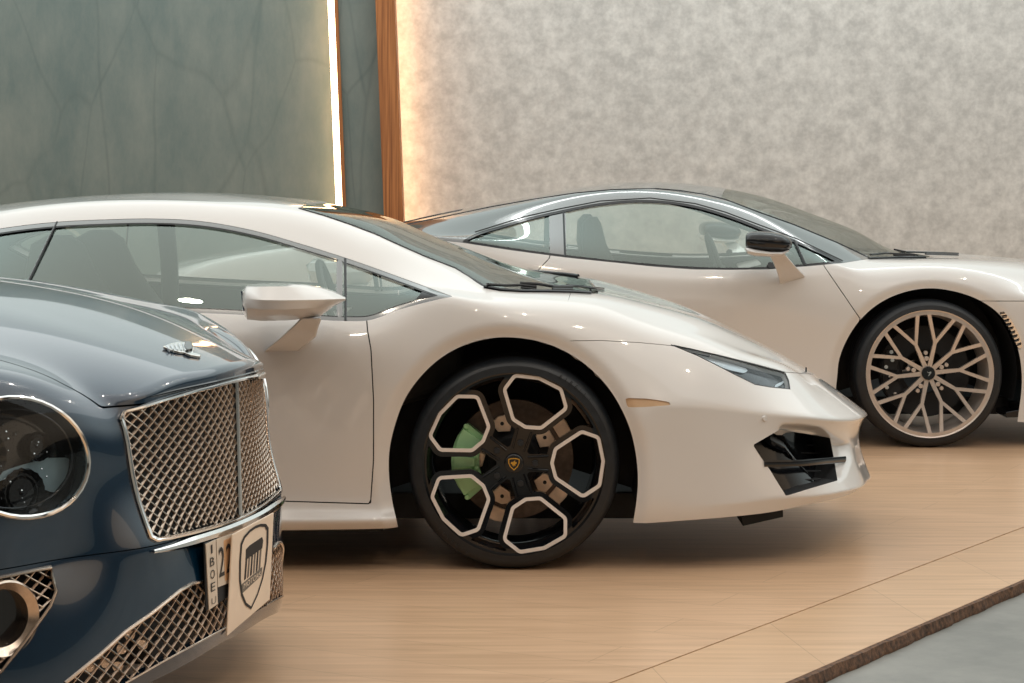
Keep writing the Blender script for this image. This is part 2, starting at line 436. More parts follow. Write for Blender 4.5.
    def mirrored(s, o):
        """copy of a part on the far side of the car"""
        d = o.data.copy(); T = Matrix.Translation(s.M.translation)
        d.transform(T.inverted() @ s.M @ Matrix.Scale(-1, 4, (0, 1, 0)) @ s.M.inverted() @ T); d.flip_normals()
        q = bpy.data.objects.new(o.name, d); COL.objects.link(q); q.parent = o.parent
        for m in o.modifiers:
            n = q.modifiers.new(m.name, m.type)
            for a in ('width', 'segments', 'limit_method', 'angle_limit', 'levels', 'render_levels'):
                if hasattr(m, a): setattr(n, a, getattr(m, a))
        return q

def disc_grid(R, n):
    xs = np.linspace(-R, R, n+1); V = np.array([(x, 0, z) for x in xs for z in xs]); Fc = []
    for i in range(n):
        for j in range(n):
            a = i*(n+1)+j; Fc.append((a, a+n+1, a+n+2, a+1))
    return Surf(V, np.tile([0., -1., 0.], (len(V), 1)), Fc)
def plate(R, n, f, depth, yfun=None):
    """flat plate with thickness cut out by f(x, z) >= 0, its face towards -y"""
    s = disc_grid(R, n).clip(lambda V: f(V[:, 0], V[:, 2]))
    rv, rn, rf = s.rim(depth)
    V = [tuple(v) for v in s.V]+[tuple(v) for v in rv]; k = len(s.V)
    Fc = list(s.F)+[tuple(i+k for i in f_) for f_ in rf]
    if yfun: V = [(x, y+yfun(math.hypot(x, z)), z) for x, y, z in V]
    return V, Fc
def rot2(p, a): return (p[0]*math.cos(a)-p[1]*math.sin(a), p[0]*math.sin(a)+p[1]*math.cos(a))
def text_mesh(txt, size, name='lettering', mat=INK, depth=.001, parent=None):
    cu = bpy.data.curves.new(name, 'FONT'); cu.body = txt; cu.size = size; cu.extrude = depth; cu.align_x = 'CENTER'; cu.align_y = 'CENTER'
    o = bpy.data.objects.new(name, cu); COL.objects.link(o); bpy.context.view_layer.update()
    dg = bpy.context.evaluated_depsgraph_get(); me = bpy.data.meshes.new_from_object(o.evaluated_get(dg)); bpy.data.objects.remove(o)
    me.materials.clear(); me.materials.append(mat)
    q = bpy.data.objects.new(name, me); COL.objects.link(q)
    if parent: q.parent = parent
    return q

# ------------------------------------------------------------------ the setting
def plank_material(name, ang, c1, c2, pw=.19, pl=1.9, rough=.34, gap=.0016, seam=(.16, .10, .06)):
    m = principled(name, c1, rough, 0, .25, coat_rough=.25); N, L, b = nodes(m)
    tc = N.new('ShaderNodeTexCoord'); mp = N.new('ShaderNodeMapping'); mp.inputs['Rotation'].default_value = (0, 0, ang)
    L.new(tc.outputs['Object'], mp.inputs['Vector'])
    br = N.new('ShaderNodeTexBrick'); br.inputs['Scale'].default_value = 1; br.inputs['Brick Width'].default_value = pl; br.inputs['Row Height'].default_value = pw
    br.inputs['Mortar Size'].default_value = gap; br.inputs['Mortar Smooth'].default_value = .3; br.offset = .37
    br.inputs['Color1'].default_value = (*c1, 1); br.inputs['Color2'].default_value = (*c2, 1); br.inputs['Mortar'].default_value = (*seam, 1)
    L.new(mp.outputs[0], br.inputs['Vector'])
    mp2 = N.new('ShaderNodeMapping'); mp2.inputs['Rotation'].default_value = (0, 0, ang); mp2.inputs['Scale'].default_value = (.9, 15, 1)
    L.new(tc.outputs['Object'], mp2.inputs['Vector'])
    nz = N.new('ShaderNodeTexNoise'); nz.inputs['Scale'].default_value = 2.2; nz.inputs['Detail'].default_value = 6; nz.inputs['Distortion'].default_value = .5
    L.new(mp2.outputs[0], nz.inputs['Vector'])
    r = N.new('ShaderNodeValToRGB'); r.color_ramp.elements[0].position = .3; r.color_ramp.elements[0].color = (.80, .77, .74, 1)
    r.color_ramp.elements[1].position = .72; r.color_ramp.elements[1].color = (1.06, 1.06, 1.07, 1)
    L.new(nz.outputs['Fac'], r.inputs[0])
    mx = N.new('ShaderNodeMix'); mx.data_type = 'RGBA'; mx.blend_type = 'MULTIPLY'; mx.inputs['Factor'].default_value = 1
    L.new(br.outputs['Color'], mx.inputs['A']); L.new(r.outputs[0], mx.inputs['B']); L.new(mx.outputs['Result'], b.inputs['Base Color'])
    bp = N.new('ShaderNodeBump'); bp.inputs['Strength'].default_value = .04; bp.inputs['Distance'].default_value = .002
    L.new(nz.outputs['Fac'], bp.inputs['Height']); L.new(bp.outputs[0], b.inputs['Normal'])
    return m
def stone_material(name, dark, light, scale, veins, stretch=(1, 1, 1), vein_col=None, cscale=1):
    m = principled(name, dark, .8); N, L, b = nodes(m)
    tc = N.new('ShaderNodeTexCoord'); mp = N.new('ShaderNodeMapping'); mp.inputs['Scale'].default_value = stretch
    L.new(tc.outputs['Object'], mp.inputs['Vector'])
    nz = N.new('ShaderNodeTexNoise'); nz.inputs['Scale'].default_value = scale; nz.inputs['Detail'].default_value = 9; nz.inputs['Roughness'].default_value = .68
    L.new(mp.outputs[0], nz.inputs['Vector'])
    r = N.new('ShaderNodeValToRGB'); r.color_ramp.elements[0].position = .36; r.color_ramp.elements[0].color = (*dark, 1)
    r.color_ramp.elements[1].position = .66; r.color_ramp.elements[1].color = (*light, 1)
    L.new(nz.outputs['Fac'], r.inputs[0]); last = r.outputs[0]
    if veins:
        for sc, rot in ((veins, .35), (veins*.62, -.5)):
            m3 = N.new('ShaderNodeMapping'); m3.inputs['Scale'].default_value = (1, 1, .33); m3.inputs['Rotation'].default_value = (0, rot, 0)
            L.new(tc.outputs['Object'], m3.inputs['Vector'])
            n3 = N.new('ShaderNodeTexNoise'); n3.inputs['Scale'].default_value = 1.7; L.new(m3.outputs[0], n3.inputs['Vector'])
            ad = N.new('ShaderNodeMix'); ad.data_type = 'VECTOR'; ad.inputs['Factor'].default_value = .22
            L.new(m3.outputs[0], ad.inputs['A']); L.new(n3.outputs['Color'], ad.inputs['B'])
            vo = N.new('ShaderNodeTexVoronoi'); vo.feature = 'DISTANCE_TO_EDGE'; vo.inputs['Scale'].default_value = sc
            L.new(ad.outputs['Result'], vo.inputs['Vector'])
            rr = N.new('ShaderNodeValToRGB'); rr.color_ramp.elements[0].position = 0; rr.color_ramp.elements[0].color = (1, 1, 1, 1)
            rr.color_ramp.elements[1].position = .016; rr.color_ramp.elements[1].color = (0, 0, 0, 1)
            L.new(vo.outputs['Distance'], rr.inputs[0])
            ml = N.new('ShaderNodeMath'); ml.operation = 'MULTIPLY'; ml.inputs[1].default_value = .5
            n4 = N.new('ShaderNodeTexNoise'); n4.inputs['Scale'].default_value = 2.3; L.new(tc.outputs['Object'], n4.inputs['Vector'])
            m4 = N.new('ShaderNodeMath'); m4.operation = 'MULTIPLY'; L.new(rr.outputs[0], ml.inputs[0]); L.new(ml.outputs[0], m4.inputs[0]); L.new(n4.outputs['Fac'], m4.inputs[1])
            mx = N.new('ShaderNodeMix'); mx.data_type = 'RGBA'; L.new(m4.outputs[0], mx.inputs['Factor']); L.new(last, mx.inputs['A'])
            mx.inputs['B'].default_value = (*(vein_col or dark), 1); last = mx.outputs['Result']
    L.new(last, b.inputs['Base Color'])
    return m
def struct(o): o['kind'] = 'structure'; return o

SEAM_A, SEAM_B = Vector((.235, 5.11)), Vector((1.78, 7.41))
DIR = (SEAM_B-SEAM_A).normalized(); NRM = Vector((DIR.y, -DIR.x))
ED = (Vector((.667, 5.11))-SEAM_A).dot(NRM)
WOODF = plank_material('laminate_floor', math.atan(.53), (.66, .435, .275), (.625, .41, .255), .20, 1.7, seam=(.46, .30, .18))
WOODE = plank_material('laminate_border', math.radians(-8.6), (.64, .42, .25), (.615, .40, .24), 40.0, .43, gap=.0016, seam=(.45, .29, .17))
EDGE = stone_material('raw_board_edge', (.03, .014, .008), (.19, .095, .048), 55, 0)
CONC = stone_material('polished_concrete', (.165, .168, .158), (.265, .262, .245), 2.6, 0)
nodes(CONC)[2].inputs['Roughness'].default_value = .45
WALLD = stone_material('dark_stone_panel', (.118, .165, .162), (.195, .232, .215), 3.2, 2.3, (1, 1, .4), (.07, .10, .10))
WALLL = stone_material('mottled_pale_wallpaper', (.44, .44, .425), (.645, .645, .62), 13, 0)
def ground_slab(name, line_in, line_out, z0, z1, mat, far=13.5):
    """floor strip between two lines parallel to the platform edge"""
    a0 = SEAM_A+NRM*line_in-DIR*9; b0 = SEAM_A+NRM*line_in+DIR*14
    a1 = SEAM_A+NRM*line_out-DIR*9; b1 = SEAM_A+NRM*line_out+DIR*14
    mb = MB(); V = [(p.x, p.y, z) for z in (z0, z1) for p in (a0, b0, b1, a1)]
    mb.add(V, [(0, 3, 2, 1), (4, 5, 6, 7), (0, 1, 5, 4), (1, 2, 6, 5), (2, 3, 7, 6), (3, 0, 4, 7)])
    return mb.build(name, mat)
T_ = .032
struct(ground_slab('floor_platform', -12, -.003, -T_, 0, WOODF))
struct(ground_slab('floor_border', .003, ED-.012, -T_, 0, WOODE))
# broken raw edge of the platform boards
mb = MB(); n = 500; rows = []
for i in range(n+1):
    t = -6+14*i/n; j = .004*math.sin(t*3.1)+.002*math.sin(t*23)+random.uniform(-.003, .003)
    p0 = SEAM_A+NRM*(ED-.0115)+DIR*t; p1 = SEAM_A+NRM*(ED+j*.5)+DIR*t; p2 = SEAM_A+NRM*(ED+.006+j*.7)+DIR*t
    rows.append([(p0.x, p0.y, -.0005), (p1.x, p1.y, -.001-.003*random.random()), (p2.x, p2.y, -.025), (p2.x, p2.y, -T_), (p0.x, p0.y, -T_)])
mb.loft(rows); struct(mb.build('trim_platform_edge', EDGE))
mb = MB(); mb.box(-14, 14, -6, 14, -.25, -T_-.0005); struct(mb.build('floor', CONC))
LEAN = math.radians(2.3)
def lean(o, x):
    """the panels and posts of the back wall stand slightly out of plumb"""
    o.data.transform(Matrix.Translation((x, 0, 1.2)) @ Matrix.Rotation(-LEAN, 4, 'Y') @ Matrix.Translation((-x, 0, -1.2))); return o
def wx(u, D): return (u-512)*D/F_PX
mb = MB(); mb.box(-9, wx(345, 13.0), 13.07, 13.2, -.06, 2.85); struct(mb.build('wall_left', WALLD))
x0 = wx(337, 12.93)
mb = MB(); mb.box(x0+.035, wx(384, 12.93)+.03, 12.93, 13.09, -.03, 2.85); struct(lean(mb.build('wall_middle', WALLD), x0))
mb = MB(); mb.box(x0+.028, x0+.05, 12.905, 13.08, -.02, 2.87); struct(lean(mb.build('trim_1', WOODP), x0))
xp = wx(382.5, 12.8)
mb = MB(); mb.box(xp, xp+.115, 12.80, 13.0, -.02, 2.87); struct(lean(mb.build('trim_2', WOODP, bevel=.003), xp))
mb = MB(); mb.box(wx(383, 13.12), 9, 13.12, 13.25, -.06, 2.85); struct(mb.build('wall_right', WALLL))
mb = MB(); mb.box(x0-.014, x0+.026, 12.945, 12.985, .0, 2.8)
o = lean(mb.build('light_strip', LED, bevel=.006), x0); tag(o, 'glowing vertical light strip set in the dark stone wall left of the wooden post', 'light strip')
mb = MB(); mb.box(xp+.085, xp+.105, 13.005, 13.04, 0, 2.8)
o = lean(mb.build('light_strip', LED2), xp); tag(o, 'warm light strip hidden behind the wooden post, washing the pale wall', 'light strip')

# ------------------------------------------------------------------ wheels (built at the origin, outer face towards -y)
def tyre(R, W, rim_r, parent, letters=True):
    mb = MB(); prof = [(rim_r-.004, .012), (rim_r+.006, .002), (rim_r+.02, -.006), (R-.045, -.010), (R-.022, -.004), (R-.008, .010), (R, .032)]
    for k in range(4):
        y = .05+k*(W-.1)/3
        prof += [(R+.0005, y-.006), (R-.008, y-.005), (R-.008, y+.005), (R+.0005, y+.006)]
    prof += [(R, W-.032), (R-.008, W-.01), (R-.022, W+.004), (R-.045, W+.010), (rim_r+.02, W+.006), (rim_r+.006, W-.002), (rim_r-.004, W-.012)]
    mb.lathe(prof, 128, True)
    # shoulder grooves
    o = mb.build('tyre', RUBBER, parent, True, angle=35)
    g = MB()
    for k in range(80):
        a = 2*PI*k/80; c, s_ = math.cos(a), math.sin(a); r0, r1 = R-.020, R-.004
        t = .0022
        g.add([(c*r0-s_*t, -.0055, s_*r0+c*t), (c*r0+s_*t, -.0055, s_*r0-c*t), (c*r1+s_*t, .010, s_*r1-c*t), (c*r1-s_*t, .010, s_*r1+c*t),
               (c*r0-s_*t, .004, s_*r0+c*t), (c*r0+s_*t, .004, s_*r0-c*t), (c*r1+s_*t, .016, s_*r1-c*t), (c*r1-s_*t, .016, s_*r1+c*t)],
              [(0, 1, 2, 3), (7, 6, 5, 4), (0, 4, 5, 1), (1, 5, 6, 2), (2, 6, 7, 3), (3, 7, 4, 0)])
    o.data = o.data
    return o
def curved_text(txt, r, a0, size, y, mat, parent, step):
    allv = MB()
    for i, ch in enumerate(txt):
        q = text_mesh(ch, size, depth=.0012, mat=mat); a = a0-i*step; me = q.data
        V = []
        for v in me.vertices:
            x, z = v.co.x, v.co.y; rr = r+z; an = a-x/r
            V.append((rr*math.cos(an), y-v.co.z, rr*math.sin(an)))
        allv.add(V, [tuple(p.vertices) for p in me.polygons]); bpy.data.objects.remove(q)
    return allv.build('lettering', mat, parent)
def caliper(parent, r0, r1, a0, a1, y0, y1, mat):
    mb = MB(); n = 10; pts = []
    for i in range(n+1):
        a = a0+(a1-a0)*i/n; t = abs(i/n-.5)*2; pts.append((math.cos(a)*(r1-.012*t*t), math.sin(a)*(r1-.012*t*t)))
    for i in range(n, -1, -1):
        a = a0+(a1-a0)*i/n; t = abs(i/n-.5)*2; pts.append((math.cos(a)*(r0+.01*t*t), math.sin(a)*(r0+.01*t*t)))
    mb.prism(pts, y0+.012, y1)
    am = (a0+a1)/2
    for q0, q1, e in ((.08, .36, 0), (.42, .58, .006), (.64, .92, 0)):     # raised piston housings
        b0, b1 = a0+(a1-a0)*q0, a0+(a1-a0)*q1; m = 5
        pp = [(math.cos(b0+(b1-b0)*i/m)*(r1-.008), math.sin(b0+(b1-b0)*i/m)*(r1-.008)) for i in range(m+1)]
        pp += [(math.cos(b0+(b1-b0)*i/m)*(r0+.014), math.sin(b0+(b1-b0)*i/m)*(r0+.014)) for i in range(m, -1, -1)]
        mb.prism(pp, y0-e, y0+.02)
    for q in (.04, .39, .61, .96):
        a = a0+(a1-a0)*q
        for r in (r0+.01, r1-.012):
            c = Vector((math.cos(a)*r, y0+.004, math.sin(a)*r)); mb.tube([c, c+Vector((0, .02, 0))], .0085, 10)
    return mb.build('brake_caliper', mat, parent, True, bevel=.003)

def wheel_hex(parent, R=.3275):
    """black wheel with five silver outlined openings"""
    W = .245; rim = R*.865
    tyre(R, W, rim, parent)
    HEX = [(.655,.31),(.79,.265),(.838,.03),(.80,-.22),(.66,-.315),(.395,-.14),(.358,0),(.39,.13)]
    hexes = [[(rot2(p, 2*PI*k/5)[0]*R, rot2(p, 2*PI*k/5)[1]*R) for p in HEX] for k in range(5)]
    cs = [np.mean(h, 0) for h in hexes]; hexes = [[tuple(c+(np.array(p)-c)*.80) for p in h] for h, c in zip(hexes, cs)]
    def fhex(x, z):
        return np.max([sdf(x, z, h) for h in hexes], 0)+.0485*R
    def face(x, z):
        r = np.hypot(x, z); fh = fhex(x, z); f = np.minimum(fh+.045*R+.006, 1)      # border round the openings
        a = np.minimum(r-.825*R, rim+.004-r); f = np.maximum(f, a)
        f = np.maximum(f, .165*R-r)
        for k in range(5):
            a = 2*PI*k/5; al = x*math.cos(a)+z*math.sin(a); ac = -x*math.sin(a)+z*math.cos(a)
            f = np.maximum(f, np.minimum(np.minimum(.085*R-np.abs(ac)+.0*al, al), .42*R-al))
        return np.minimum(np.minimum(f, -fh), rim+.004-r)
    def dish(r): t = min(1, r/(R*.8)); return .022-.022*t*t
    V, Fc = plate(R, 150, face, .022, dish); mb = MB(); mb.add(V, Fc)
    o = mb.build('wheel_spokes', GLOSS, parent, True, angle=30)
    V, Fc = plate(R, 190, lambda x, z: (.0054)-np.abs(fhex(x, z)), .006, lambda r: dish(r)-.0035); mb = MB(); mb.add(V, Fc)
    mb.build('silver_outline', ACCENT, parent, True, angle=30)
    mb = MB(); mb.lathe([(rim+.006, .000), (rim+.002, -.004), (rim-.006, -.002), (rim-.012, .012), (R*.79, .03), (R*.765, .07), (R*.755, .16), (R*.80, .23)], 120)
    mb.build('wheel_rim', GLOSS, parent, True, angle=50)
    mb = MB(); mb.lathe([(R*.36, .118), (R*.57, .118), (R*.57, .150), (R*.36, .150)], 96, True)
    mb.build('brake_disc', DISC, parent, True, angle=30)
    mb = MB(); mb.lathe([(.0, .075), (R*.22, .075), (R*.24, .082), (R*.26, .115), (R*.37, .119), (R*.37, .15), (0, .15)], 60)
    mb.build('brake_bell', DARK, parent, True, angle=30)
    for k in range(5):
        mb = MB(); a = 2*PI*k/5+PI/5; pts = [rot2(p, a) for p in [(.27*R, -.05*R), (.30*R, .06*R), (.40*R, .10*R), (.44*R, .02*R), (.43*R, -.07*R), (.36*R, -.10*R)]]
        mb.prism(pts, .095, .117)
        pts = [rot2(p, a) for p in [(.47*R, -.12*R), (.49*R, .10*R), (.60*R, .11*R), (.62*R, 0), (.60*R, -.12*R)]]
        mb.build('disc_mounting_tab', TAB, parent, True, bevel=.002)
        mb = MB(); mb.prism(pts, .108, .119)
        if k in (0, 3, 4): mb.build('disc_pad', TAB, parent, True, bevel=.002)
        mb = MB(); c = rot2((.365*R, .0), a); mb.tube([(c[0], .093, c[1]), (c[0], .099, c[1])], .006, 12); mb.build('tab_bolt', DARK, parent)
        a = 2*PI*k/5; c = rot2((.20*R, 0), a); mb = MB(); mb.tube([(c[0], .010, c[1]), (c[0], .03, c[1])], .0105, 6)
        mb.build('wheel_bolt', DARK, parent, True, bevel=.0015)
        # raised ribs along both edges of each arm
        for sg in (-1, 1):
            p0, p1 = rot2((.13*R, sg*.055*R), a), rot2((.325*R, sg*.068*R), a); mb = MB(); mb.tube([(p0[0], .020, p0[1]), (p1[0], .014, p1[1])], .0035, 8)
            mb.build('spoke_rib', GLOSS, parent, True)
    caliper(parent, R*.33, R*.60, math.radians(141), math.radians(221), .060, .120, GREEN)
    # centre cap with shield badge
    mb = MB(); mb.lathe([(0, .008), (.026, .008), (.0285, .010), (.030, .016), (.030, .03)], 40); cap = mb.build('centre_cap', GLOSS, parent, True, angle=30)
    sh = [(-.018, .014), (-.010, .0165), (0, .0175), (.010, .0165), (.018, .014), (.0175, .002), (.012, -.010), (0, -.021), (-.012, -.010), (-.0175, .002)]
    mb = MB(); n = len(sh)
    mb.prism(sh, .0055, .0082); q = mb.build('badge', GOLD, parent); q['label'] = 'gold shield badge with black field'
    mb = MB(); mb.prism([(x*.82, z*.82) for x, z in sh], .0050, .0056); mb.build('badge_field', INK, parent)
    bull = [(-.010, .003), (-.006, .006), (-.002, .005), (.001, .009), (.004, .0105), (.003, .007), (.006, .004), (.009, .005), (.008, .000), (.004, -.002), (.005, -.008),
            (.002, -.004), (-.001, -.010), (-.002, -.004), (-.006, -.006), (-.005, -.001), (-.009, -.001)]
    mb = MB(); mb.prism(bull, .0043, .0051); mb.build('badge_emblem', GOLD, parent)
    curved_text('PIRELLI', R*.935, math.radians(62), .017, -.0108, RUBBER, parent, .062)
    curved_text('PIRELLI', R*.935, math.radians(242), .017, -.0108, RUBBER, parent, .062)

def wheel_spokes(parent, R=.333, mat=BRONZE):
    """ten Y spokes in champagne metal"""
    W = .26; rim = R*.865
    tyre(R, W, rim, parent)
    rr = rim*.97; segs = []
    for k in range(10):
        a = math.radians(6+36*k); nd = rot2((rr*.50, 0), a); segs.append((rot2((rr*.08, 0), a), nd, .0105, .0075))
        for da in (-13, 13): segs.append((nd, rot2((rr, 0), a+math.radians(da)), .0068, .0085))
    def face(x, z):
        r = np.hypot(x, z); f = np.minimum(r-rim*.925, rim+.003-r); f = np.maximum(f, .125*rr-r)
        for (a, b, w0, w1) in segs:
            ex, ez = b[0]-a[0], b[1]-a[1]; t = np.clip(((x-a[0])*ex+(z-a[1])*ez)/(ex*ex+ez*ez), 0, 1)
            f = np.maximum(f, w0+(w1-w0)*t-np.hypot(x-a[0]-ex*t, z-a[1]-ez*t))
        return np.minimum(f, rim+.003-r)
    def dish(r): t = min(1, r/(R*.8)); return .034-.036*t**1.6
    V, Fc = plate(R, 210, face, .020, dish); mb = MB(); mb.add(V, Fc)
    mb.build('wheel_spokes', mat, parent, True, angle=30)
    mb = MB(); mb.lathe([(rim+.006, .0), (rim+.003, -.004), (rim-.004, -.003), (rim*.94, .010), (R*.79, .03), (R*.765, .07), (R*.755, .16), (R*.80, .24)], 120)
    mb.build('wheel_rim', mat, parent, True, angle=50)
    mb = MB(); mb.lathe([(R*.30, .125), (R*.62, .125), (R*.62, .155), (R*.30, .155)], 96, True); mb.build('brake_disc', DARK, parent, True, angle=30)
    for k in range(5):
        for r_, y_, w_ in ((.20, .03, .0105), (.275, .036, .0095)):
            c = rot2((r_*R, 0), math.radians(24+72*k)); mb = MB(); mb.tube([(c[0], y_, c[1]), (c[0], .06, c[1])], w_, 10); mb.build('wheel_bolt', mat, parent, True, bevel=.001)
    caliper(parent, R*.36, R*.63, math.radians(150), math.radians(222), .066, .125, DARK)
    mb = MB()
    for a, r in ((160, .50), (172, .56), (186, .50), (200, .58), (214, .52), (150, .56)):
        c = rot2((r*R, 0), math.radians(a)); mb.tube([(c[0], .058, c[1]), (c[0], .066, c[1])], .009, 8)
    mb.build('caliper_bolt', CHROME, parent)
    mb = MB(); mb.lathe([(0, .022), (.028, .022), (.0305, .026), (.031, .05)], 40); mb.build('centre_cap', GLOSS, parent, True, angle=30)
    mb = MB(); mb.prism([(-.008, .010), (-.001, .004), (.010, .009), (.012, .003), (.001, -.012), (-.003, -.011), (.004, .000), (-.004, .003)], .0205, .0222)
    mb.build('badge', CHROME, parent)

def copy_wheel(src, loc, rz, parent, mirror=False):
    e = src.copy(); COL.objects.link(e); e.parent = parent; e.location = loc; e.rotation_euler = (0, 0, rz)
    for ch in list(src.children):
        c = ch.copy(); COL.objects.link(c); c.parent = e
    return e
def liner(parent, car, a, zc, R, w0, w1):
    """dark wheel arch housing"""
    mb = MB(); k = 24; A = [PI*(-.10)+PI*1.20*i/k for i in range(k+1)]
    for r0, r1, wa, wb in ((R, R, w0, w1), (R, .03, w1, w1)):
        V = []
        for t in A:
            V.append((a+r0*math.cos(t), wa, zc+r0*math.sin(t))); V.append((a+r1*math.cos(t), wb, zc+r1*math.sin(t)))
        W = [Vector(x)-car.M.translation for x in car.world(V).tolist()]
        mb.add(W, [(2*i, 2*i+1, 2*i+3, 2*i+2) for i in range(k)])
    o = mb.build('wheel_arch_liner', DARK, parent, True)
    return o, car.mirrored(o)
def underbody(parent, car, boxes):
    mb = MB()
    for a0, a1, w, z0, z1 in boxes:
        V = [(a, ww, z) for a in (a0, a1) for ww in (-w, w) for z in (z0, z1)]
        W = [Vector(x)-car.M.translation for x in car.world(V).tolist()]
        mb.add(W, [(0, 1, 3, 2), (4, 6, 7, 5), (0, 4, 5, 1), (2, 3, 7, 6), (0, 2, 6, 4), (1, 5, 7, 3)])
    return mb.build('underbody', DARK, parent)
def seat(parent, car, a, w, top=1.02, hw=.22, th_=1.0):
    secs = []
    for (da, z, t, h) in ((-.02, .30, .10, hw), (-.08, .50, .10, hw), (-.16, .72, .09, hw*.95), (-.21, .84, .07, hw*.72), (-.23, .90, .06, hw*.45), (-.24, top, .045, hw*.40), (-.235, top+.03, .02, hw*.25)):
        ring = []
        for k in range(12):
            th = 2*PI*k/12; ring.append((a+da+math.cos(th)*t*th_, w+math.sin(th)*h, z))
        secs.append([Vector(x)-car.M.translation for x in car.world(ring).tolist()])
    mb = MB(); mb.loft(secs)
    secs = []
    for (da, z, h) in ((-.08, .36, hw), (.15, .36, hw), (.38, .40, hw*.95), (.42, .38, hw*.9)):
        ring = [(a+da, w+h*math.cos(2*PI*k/12), z+.08*math.sin(2*PI*k/12)) for k in range(12)]
        secs.append([Vector(x)-car.M.translation for x in car.world(ring).tolist()])
    mb.loft(secs)
    return mb.build('seat', SEAT, parent, True)
def lift(car, q, off=0):
    return [car.hit(u, v, off) for u, v in q]
def strip(car, name, pts, r, mat, parent, off=0.0, closed=False, both=True, n=8, dense=6, flat=None):
    """tube or moulding that follows the body through pixels"""
    pp = []
    m = len(pts)
    for i in range(m if closed else m-1):
        a, b = pts[i], pts[(i+1) % m]
        for k in range(dense): pp.append((a[0]+(b[0]-a[0])*k/dense, a[1]+(b[1]-a[1])*k/dense))
    if not closed: pp.append(pts[-1])
    mb = MB(); mb.tube(lift(car, pp, off), r, n, closed, flat)
    o = car.off(mb.build(name, mat, parent, True))
    if both: car.mirrored(o)
    return o
def patch(car, name, poly, mat, parent, off, depth=.004, both='two', base=None):
    """panel of the body's own curvature inside a pixel outline"""
    s_ = (base or car.S).clip(car.uvf(lambda u, v: sdf(u, v, poly))).offset(off)
    if not len(s_.F): print('EMPTY PATCH', name, poly[:2]); return []
    return car.put(name, s_, mat, depth, both, parent, skip_center=(both == 'merge'))
def gate(car, s, fn): return s.clip(car.uvf(fn))

# ------------------------------------------------------------------ the white supercar in the middle
DA = 7.50
rootA = empty('sports_car', (0, DA, 0))
tag(rootA, 'white wedge shaped sports car with black wheels and green brake calipers, in the middle', 'car')
A = Car(rootA, Matrix(((1, 0, 0, 0), (0, -1, 0, DA), (0, 0, 1, 0), (0, 0, 0, 1))))
def cols(car, lst):
    return [[(p[1:] if p[0] == 'L' else car.uvw(*p)) for p in c] for c in lst]
band = [
 [(863,478,0),(869,474,0),(862,455,0),(857,430,0),(864,411,0),(813,373,0)],
 [(862,484,.24),(868,480,.25),(860,460,.24),(857,434,.20),(866,414,.22),(810,373,.15)],
 [(858,490,.48),(862,486,.50),(855,465,.46),(848,438,.42),(858,418,.44),(805,373,.30)],
 [(838,498,.67),(843,491,.68),(836,468,.64),(830,441,.60),(838,419,.62),(798,373,.44)],
 [(805,505,.79),(812,496,.80),(808,470,.77),(800,441,.75),(805,416,.76),(789,373,.58)],
 [(765,513,.85),(770,498,.86),(765,470,.845),(755,443,.84),(755,411,.83),(748,363,.72)],
 [(697,519.5,.91),(700,505,.915),(700,475,.91),(700,440,.905),(700,405,.90),(700,350,.80)],
 [(633,524,.935),(636,505,.945),(638,475,.945),(640,440,.94),(640,401,.93),(640,343,.85)],
 [(590,526,.94),(590,510,.95),(590,480,.955),(590,435,.955),(590,395,.95),(590,333,.89)],
 [(514,527,.94),(514,514,.95),(514,490,.96),(514,430,.96),(514,375,.965),(514,322,.945)],
 [(440,528,.94),(440,518,.955),(440,503,.95),(440,435,.95),(440,371,.96),(446,304,.915)],
 [(405,528,.94),(405,519,.955),(405,503,.935),(405,435,.945),(405,370,.955),(408,308,.91)],
 [(368,529,.94),(368,519.5,.96),(368,503,.93),(368,435,.945),(368,370,.955),(368,321,.92)],
 [(300,530,.94),(300,520,.96),(300,502,.93),(300,432,.945),(300,368,.955),(300,318,.92)],
 [(215,531,.94),(215,521,.96),(215,501,.93),(215,430,.945),(215,366,.955),(215,314,.91)],
 [(120,531,.94),(120,521,.96),(120,500,.93),(120,428,.945),(120,364,.955),(120,309,.90)],
 [(20,530,.94),(20,520,.96),(20,499,.94),(20,425,.95),(20,362,.955),(20,305,.90)],
 [(-80,530,.95),(-80,520,.97),(-80,499,.96),(-80,422,.95),(-80,360,.95),(-80,300,.91)],
 [('L',-2.2,.96,.12),('L',-2.2,.975,.16),('L',-2.2,.975,.22),('L',-2.2,.97,.45),('L',-2.2,.965,.66),('L',-2.2,.93,.86)],
 [('L',-2.62,.96,.12),('L',-2.62,.975,.16),('L',-2.62,.975,.22),('L',-2.62,.975,.45),('L',-2.62,.97,.68),('L',-2.62,.92,.88)],
 [('L',-3.0,.94,.14),('L',-3.0,.96,.18),('L',-3.0,.96,.24),('L',-3.0,.96,.45),('L',-3.02,.95,.68),('L',-3.0,.88,.86)],
 [('L',-3.30,.80,.16),('L',-3.32,.82,.20),('L',-3.33,.83,.26),('L',-3.36,.84,.45),('L',-3.38,.83,.68),('L',-3.35,.76,.83)],
 [('L',-3.38,.58,.17),('L',-3.40,.60,.21),('L',-3.41,.60,.26),('L',-3.43,.60,.45),('L',-3.46,.60,.68),('L',-3.42,.58,.83)],
 [('L',-3.40,.38,.17),('L',-3.42,.40,.21),('L',-3.43,.40,.26),('L',-3.45,.40,.45),('L',-3.49,.40,.68),('L',-3.45,.38,.83)],
 [('L',-3.41,.19,.17),('L',-3.43,.20,.21),('L',-3.44,.20,.26),('L',-3.46,.20,.45),('L',-3.50,.20,.68),('L',-3.46,.19,.83)],
 [('L',-3.41,.0,.17),('L',-3.43,.0,.21),('L',-3.44,.0,.26),('L',-3.46,.0,.45),('L',-3.50,.0,.68),('L',-3.46,.0,.83)],
]
